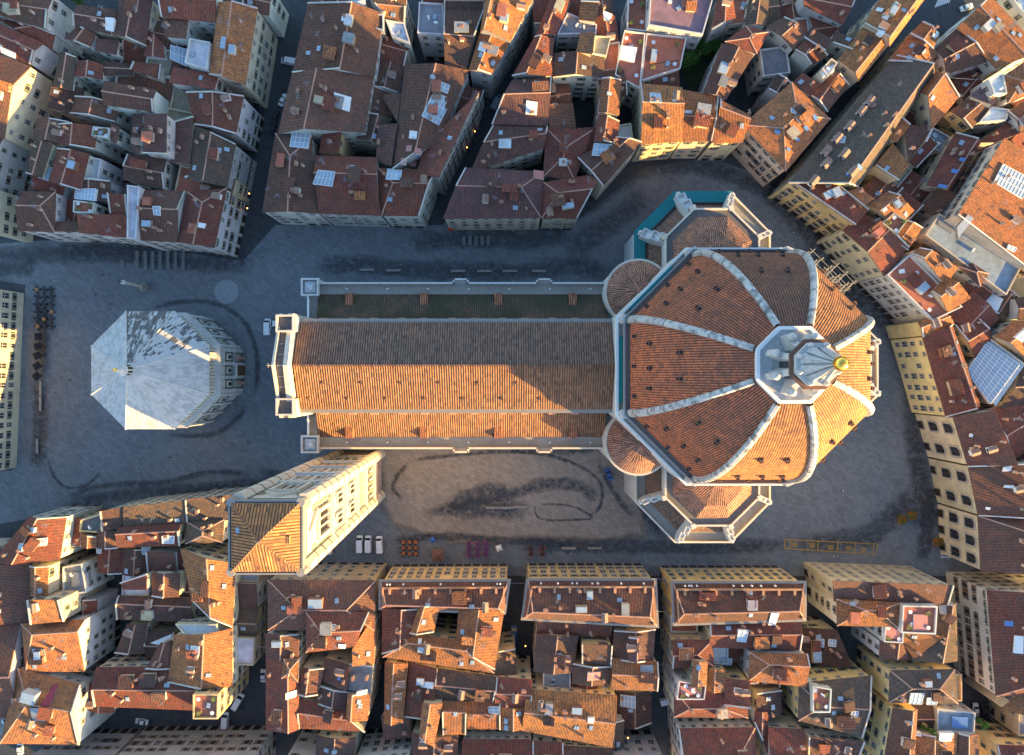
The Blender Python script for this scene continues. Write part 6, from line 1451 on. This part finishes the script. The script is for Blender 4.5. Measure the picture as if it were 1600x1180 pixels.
for r_ in range(3):
    for c in range(3):
        if c < 4: cafe(631 + c * 9.5, 846 + r_ * 9, (.33, .12, .05), (.12, .05, .03), ['top', 'middle', 'bottom'][r_] + '-row ' + ['left', 'centre', 'right'][c] + ' brown café table of nine', 'brown wooden chair drawn up to the nine brown café tables', 'brown café')
        cafe(733 + c * 13, 849 + r_ * 8.5, (.10, .05, .14), (.42, .03, .14), ['top', 'middle', 'bottom'][r_] + '-row ' + ['left', 'centre', 'right'][c] + ' magenta café table of nine', 'magenta chair drawn up to the nine magenta café tables', 'magenta café')
rw = ['first', 'second', 'third', 'fourth', 'fifth', 'sixth']
for r_ in range(6):
    for c in range(3): cafe(60 + c * 11 + (r_ % 2), 453 + r_ * 11.5, (.05, .05, .055) if (r_ + c) % 5 else (.35, .2, .08), (.03, .03, .035), ['left', 'centre', 'right'][c] + ' dark table in the ' + rw[r_] + ' row at left edge', 'black chair of the dark café at the left house', 'dark café')
for k in range(4): cafe(829 + (k % 2) * 18, 857 + (k // 2) * 8, (.04, .04, .04), (.40, .05, .04), ['upper left', 'upper right', 'lower left', 'lower right'][k] + ' dark table of four before the third palace', 'red chair at the four dark tables before the third palace', 'red café')
def gazebo(px, py, sz, col, lab, rot=0, hh=2.6, nm='canopy_stall'):
    e = tag(empty(nm, (*P(px, py), .15), R(rot)), lab, 'stall')
    for sx in (-1, 1):
        for sy in (-1, 1): B = MB(); B.tube((sx * sz / 2, sy * sz / 2, 0), (sx * sz / 2, sy * sz / 2, hh), .06); B.build('post', METAL, e, local=True)
    B = MB(); s2 = sz / 2 + .25; q = [(-s2, -s2), (s2, -s2), (s2, s2), (-s2, s2)]
    for i in range(4): a, b = q[i], q[(i + 1) % 4]; B.face([(*a, hh), (*b, hh), (0, 0, hh + .9)]); B.face([(*a, hh - .3), (*b, hh - .3), (*b, hh), (*a, hh)])
    B.build('canopy', CLOTH, e, col, local=True)
    B = MB(); B.box((0, 0, 0), (sz * .6, sz * .3, .9)); B.build('counter', WOODM, e, local=True)
gazebo(686, 864, 3.2, (.16, .09, .07), 'small stall with brown square canopy between the café tables'); gazebo(1434, 600, 3.4, (.5, .5, .5), 'grey-white canopy stall at the curved east facades', 20); gazebo(1424, 590, 2.2, (.6, .6, .6), 'smaller white canopy beside the grey-white stall', 20); gazebo(780, 854, 1.3, (.7, .7, .66), 'little white parasol stall right of the magenta tables', 20, 2.3); gazebo(706, 358, 1.4, (.5, .04, .02), 'red canopy at the corner of the dark lane', 0, 2.4); gazebo(677, 841, 1.0, (.05, .15, .5), 'small blue canopy above the brown stall', 30, 2.2)
for k, y in enumerate((527, 542, 556, 572, 588)): gazebo(67 - k * .6, y, 1.7, (.02, .022, .025), ['topmost', 'second', 'third', 'fourth', 'lowest'][k] + ' of five black parasols below the dark café tables', 10 * k, 2.3, 'parasol')
# column with cross, paving circle
cx, cy = P(226, 449); e = tag(empty('stone_column', (cx, cy, .15)), 'tall stone column with a cross standing above the baptistery', 'column')
B = MB(); B.prism(ngon((cx, cy), 1.5), .15, .6); B.prism(ngon((cx, cy), 1.1), .6, 1.4); B.prism(ngon((cx, cy), .75), 1.4, 2.2); B.build('base', STONE, e)
B = MB(); B.tube((cx, cy, 2.2), (cx, cy, 12), .5, .4, 12); B.build('shaft', MARBLE_W, e)
B = MB(); B.prism(ngon((cx, cy), .65), 12, 12.7); B.build('capital', MARBLE_W, e)
B = MB(); B.box((cx, cy, 12.7), (.16, .16, 2.2)); B.box((cx, cy, 14), (1.2, .16, .16)); B.build('cross', DARKM, e)
B = MB(); c = P(354, 456); B.lathe((*c, .152), [(3.9, 0), (3.6, .003), (2.2, .004), (.01, .004)], 28); tag(B.build('paving_circle', simple('pale_paving', (.24, .26, .27), .7, 0, .4, 1.2)), kind='structure')
# planters and trees
def leaves(B, c, r, n, sz, m, sq=.8):
    for _ in range(n):
        while True:
            p = Vector((rnd.uniform(-1, 1), rnd.uniform(-1, 1), rnd.uniform(-1, 1)))
            if .3 < p.length < 1: break
        p = Vector(c) + Vector((p.x * r, p.y * r, p.z * r * sq)); a = Vector((rnd.gauss(0, 1), rnd.gauss(0, 1), rnd.gauss(0, 1))).normalized(); b = a.orthogonal().normalized(); d = a.cross(b); s = sz * rnd.uniform(.6, 1.3)
        B.face([p + b * s, p + d * s * .6, p - b * s, p - d * s * .6], m if not isinstance(m, tuple) else rnd.choice(m))
for px, py, lab in [(1405, 811, 'left flower planter of the pair in the east square'), (1421, 804, 'right flower planter of the pair in the east square'), (1460, 845, 'left flower planter beside the crossing'), (1471, 845, 'right flower planter beside the crossing')]:
    x, y = P(px, py); e = tag(empty('flower_planter', (x, y, .15)), lab, 'planter', 'flower planters in the east square')
    B = MB(); B.lathe((x, y, .15), [(.6, 0), (.95, .8), (1.0, .9), (.85, .9), (.8, .7), (.01, .7)], 14); B.build('pot', TERRA, e)
    B = MB(weld=False); leaves(B, (x, y, 1.7), 1.55, 900, .2, (0, 0, 0, 0, 2, 2), .7); tag(B.build('foliage', [LEAFG, LEAFY, REDF], e), kind='stuff')
def tree(px, py, hh, r, lab, name='tree'):
    x, y = P(px, py, hh * .7); e = tag(empty(name, (x, y, 0)), lab, 'tree')
    B = MB(); B.tube((x, y, 0), (x + .2, y, hh * .55), .28, .16, 8)
    for k in range(6): a = k * 1.05; B.tube((x + .2, y, hh * .5), (x + r * .6 * math.cos(a), y + r * .6 * math.sin(a), hh * .8), .1, .04, 5)
    B.build('trunk', WOODM, e); B = MB(weld=False)
    for k in range(14):
        a = rnd.uniform(0, 6.3); d = r * rnd.uniform(.1, .75); leaves(B, (x + d * math.cos(a), y + d * math.sin(a), hh * rnd.uniform(.65, .98)), r * rnd.uniform(.3, .5), 260, .2, (0, 0, 0, 1))
    tag(B.build('crown', [LEAFG, simple('foliage_dark', (.03, .06, .02), .8, 0, .4, 2)], e), kind='stuff')
tree(1073, 92, 11, 4.2, 'broad green tree at the left of the garden court'); tree(1098, 72, 9, 3.4, 'smaller green tree at the top of the garden court'); tree(1118, 74, 8, 2.6, 'green tree at the upper right of the garden court'); tree(1425, 262, 8, 3, 'green tree in the sunken garden below the slate roof'); tree(1440, 1130, 16 + 4, 1.4, 'bushy green plant beside the pool terrace'); tree(1524, 1122, 19, 1.3, 'bright palm at the corner of the pool terrace'); tree(125, 4, 14, 1.6, 'green tree between the houses at the top left'); tree(172, 812, 17, 1.5, 'green shrub on the yellow-walled terrace')
# yard floors and lit lamps
for px, py, nm in ((1105, 110, 'g'), (1425, 262, 'g')): B = MB(); c = P(px, py); B.lathe((*c, .1), [(8 if px < 1200 else 5, 0), (.01, .05)], 8); tag(B.build('garden_ground', GRASS), kind='structure')
def lamp(px, py, h, lab, s=.22):
    x, y = P(px, py, h); e = tag(empty('street_lamp', (x, y, 0)), lab, 'lamp', 'lit lamps in the lanes')
    B = MB(); B.tube((x, y, .1), (x, y, h), .07, .05); B.build('post', DARKM, e); B = MB(); B.lathe((x, y, h), [(.02, 0), (s, .25), (s * .8, .6), (.02, .8)], 8); B.build('lantern', LAMPE, e)
for px, py, lab in [(742, 206, 'upper lit lamp in the dark lane'), (730, 231, 'lower lit lamp in the dark lane'), (277, 280, 'glowing lamp inside the small courtyard'), (272, 268, 'second glowing lamp inside the small courtyard'), (616, 136, 'lit lamp in the inner yard beside the broad brown roof'), (1043, 986, 'top lit lamp in the lane beside the fourth block'), (1043, 1007, 'middle lit lamp in the lane beside the fourth block'), (1043, 1020, 'bottom lit lamp in the lane beside the fourth block'), (821, 1009, 'lit lamp in the lane near the blue van'), (963, 1150, 'left lit lamp above the grey shop front'), (981, 1152, 'middle lit lamp above the grey shop front'), (1016, 1158, 'right lit lamp above the grey shop front'), (1254, 252, 'upper lit lamp in the north-east lane'), (1247, 260, 'middle lit lamp in the north-east lane'), (1240, 268, 'lower lit lamp in the north-east lane'), (390, 303, 'upper lit lamp by the corner house flank'), (387, 326, 'lower lit lamp by the corner house flank')]: lamp(px, py, 4.5, lab)
# deck chairs and planters on some roof terraces are kept as terrace furniture of their houses
for H in HOUSES:
    if H.spec[0] == 'f' and H.rc == 't' and not H.fill:
        c0 = Vector((H.cx, H.cy))
        for k in range(4):
            p = c0.lerp(Vector(H.q[k]), rnd.uniform(.45, .7))
            if cover(p.x, p.y, H) >= H.h: continue
            if k % 2: B = MB(weld=False); B.box((p.x, p.y, H.h), (1.6, .7, .6), rnd.uniform(0, 3)); leaves(B, (p.x, p.y, H.h + .9), .8, 90, .14, 1); tag(B.build('terrace_plant', [TERRA, LEAFG], H.e), kind='stuff')
            else: inst('terrace_table', TTOP, (p.x, p.y, H.h - .1), 0, H.e, (.6, .6, .6))

# cables over the lanes
for i, (x0, y0, x1, y1, h, lab) in enumerate([(1021, 905, 1056, 905, 17, 'thin cable across the lane between the third and fourth palaces'), (1024, 955, 1052, 958, 16, 'second thin cable in the lane beside the fourth palace'), (1026, 1038, 1052, 1040, 15, 'lower thin cable in the lane beside the fourth palace'), (792, 912, 826, 912, 17, 'thin cable across the lane holding the blue van'), (1470, 120, 1560, 126, 22, 'thin white cable beside the white church turret'), (385, 1010, 418, 1012, 15, 'thin cable across the street left of the first block')]):
    B = MB(); a, b = Vector((*P(x0, y0, h), h)), Vector((*P(x1, y1, h), h)); pv = a
    for k in range(1, 7): t = k / 6; q = a.lerp(b, t) - Vector((0, 0, 1.2 * t * (1 - t))); B.tube(pv, q, .05, n=4, cap=False); pv = q
    tag(B.build('overhead_cable', METAL), lab, 'cable', 'cables over the lanes')
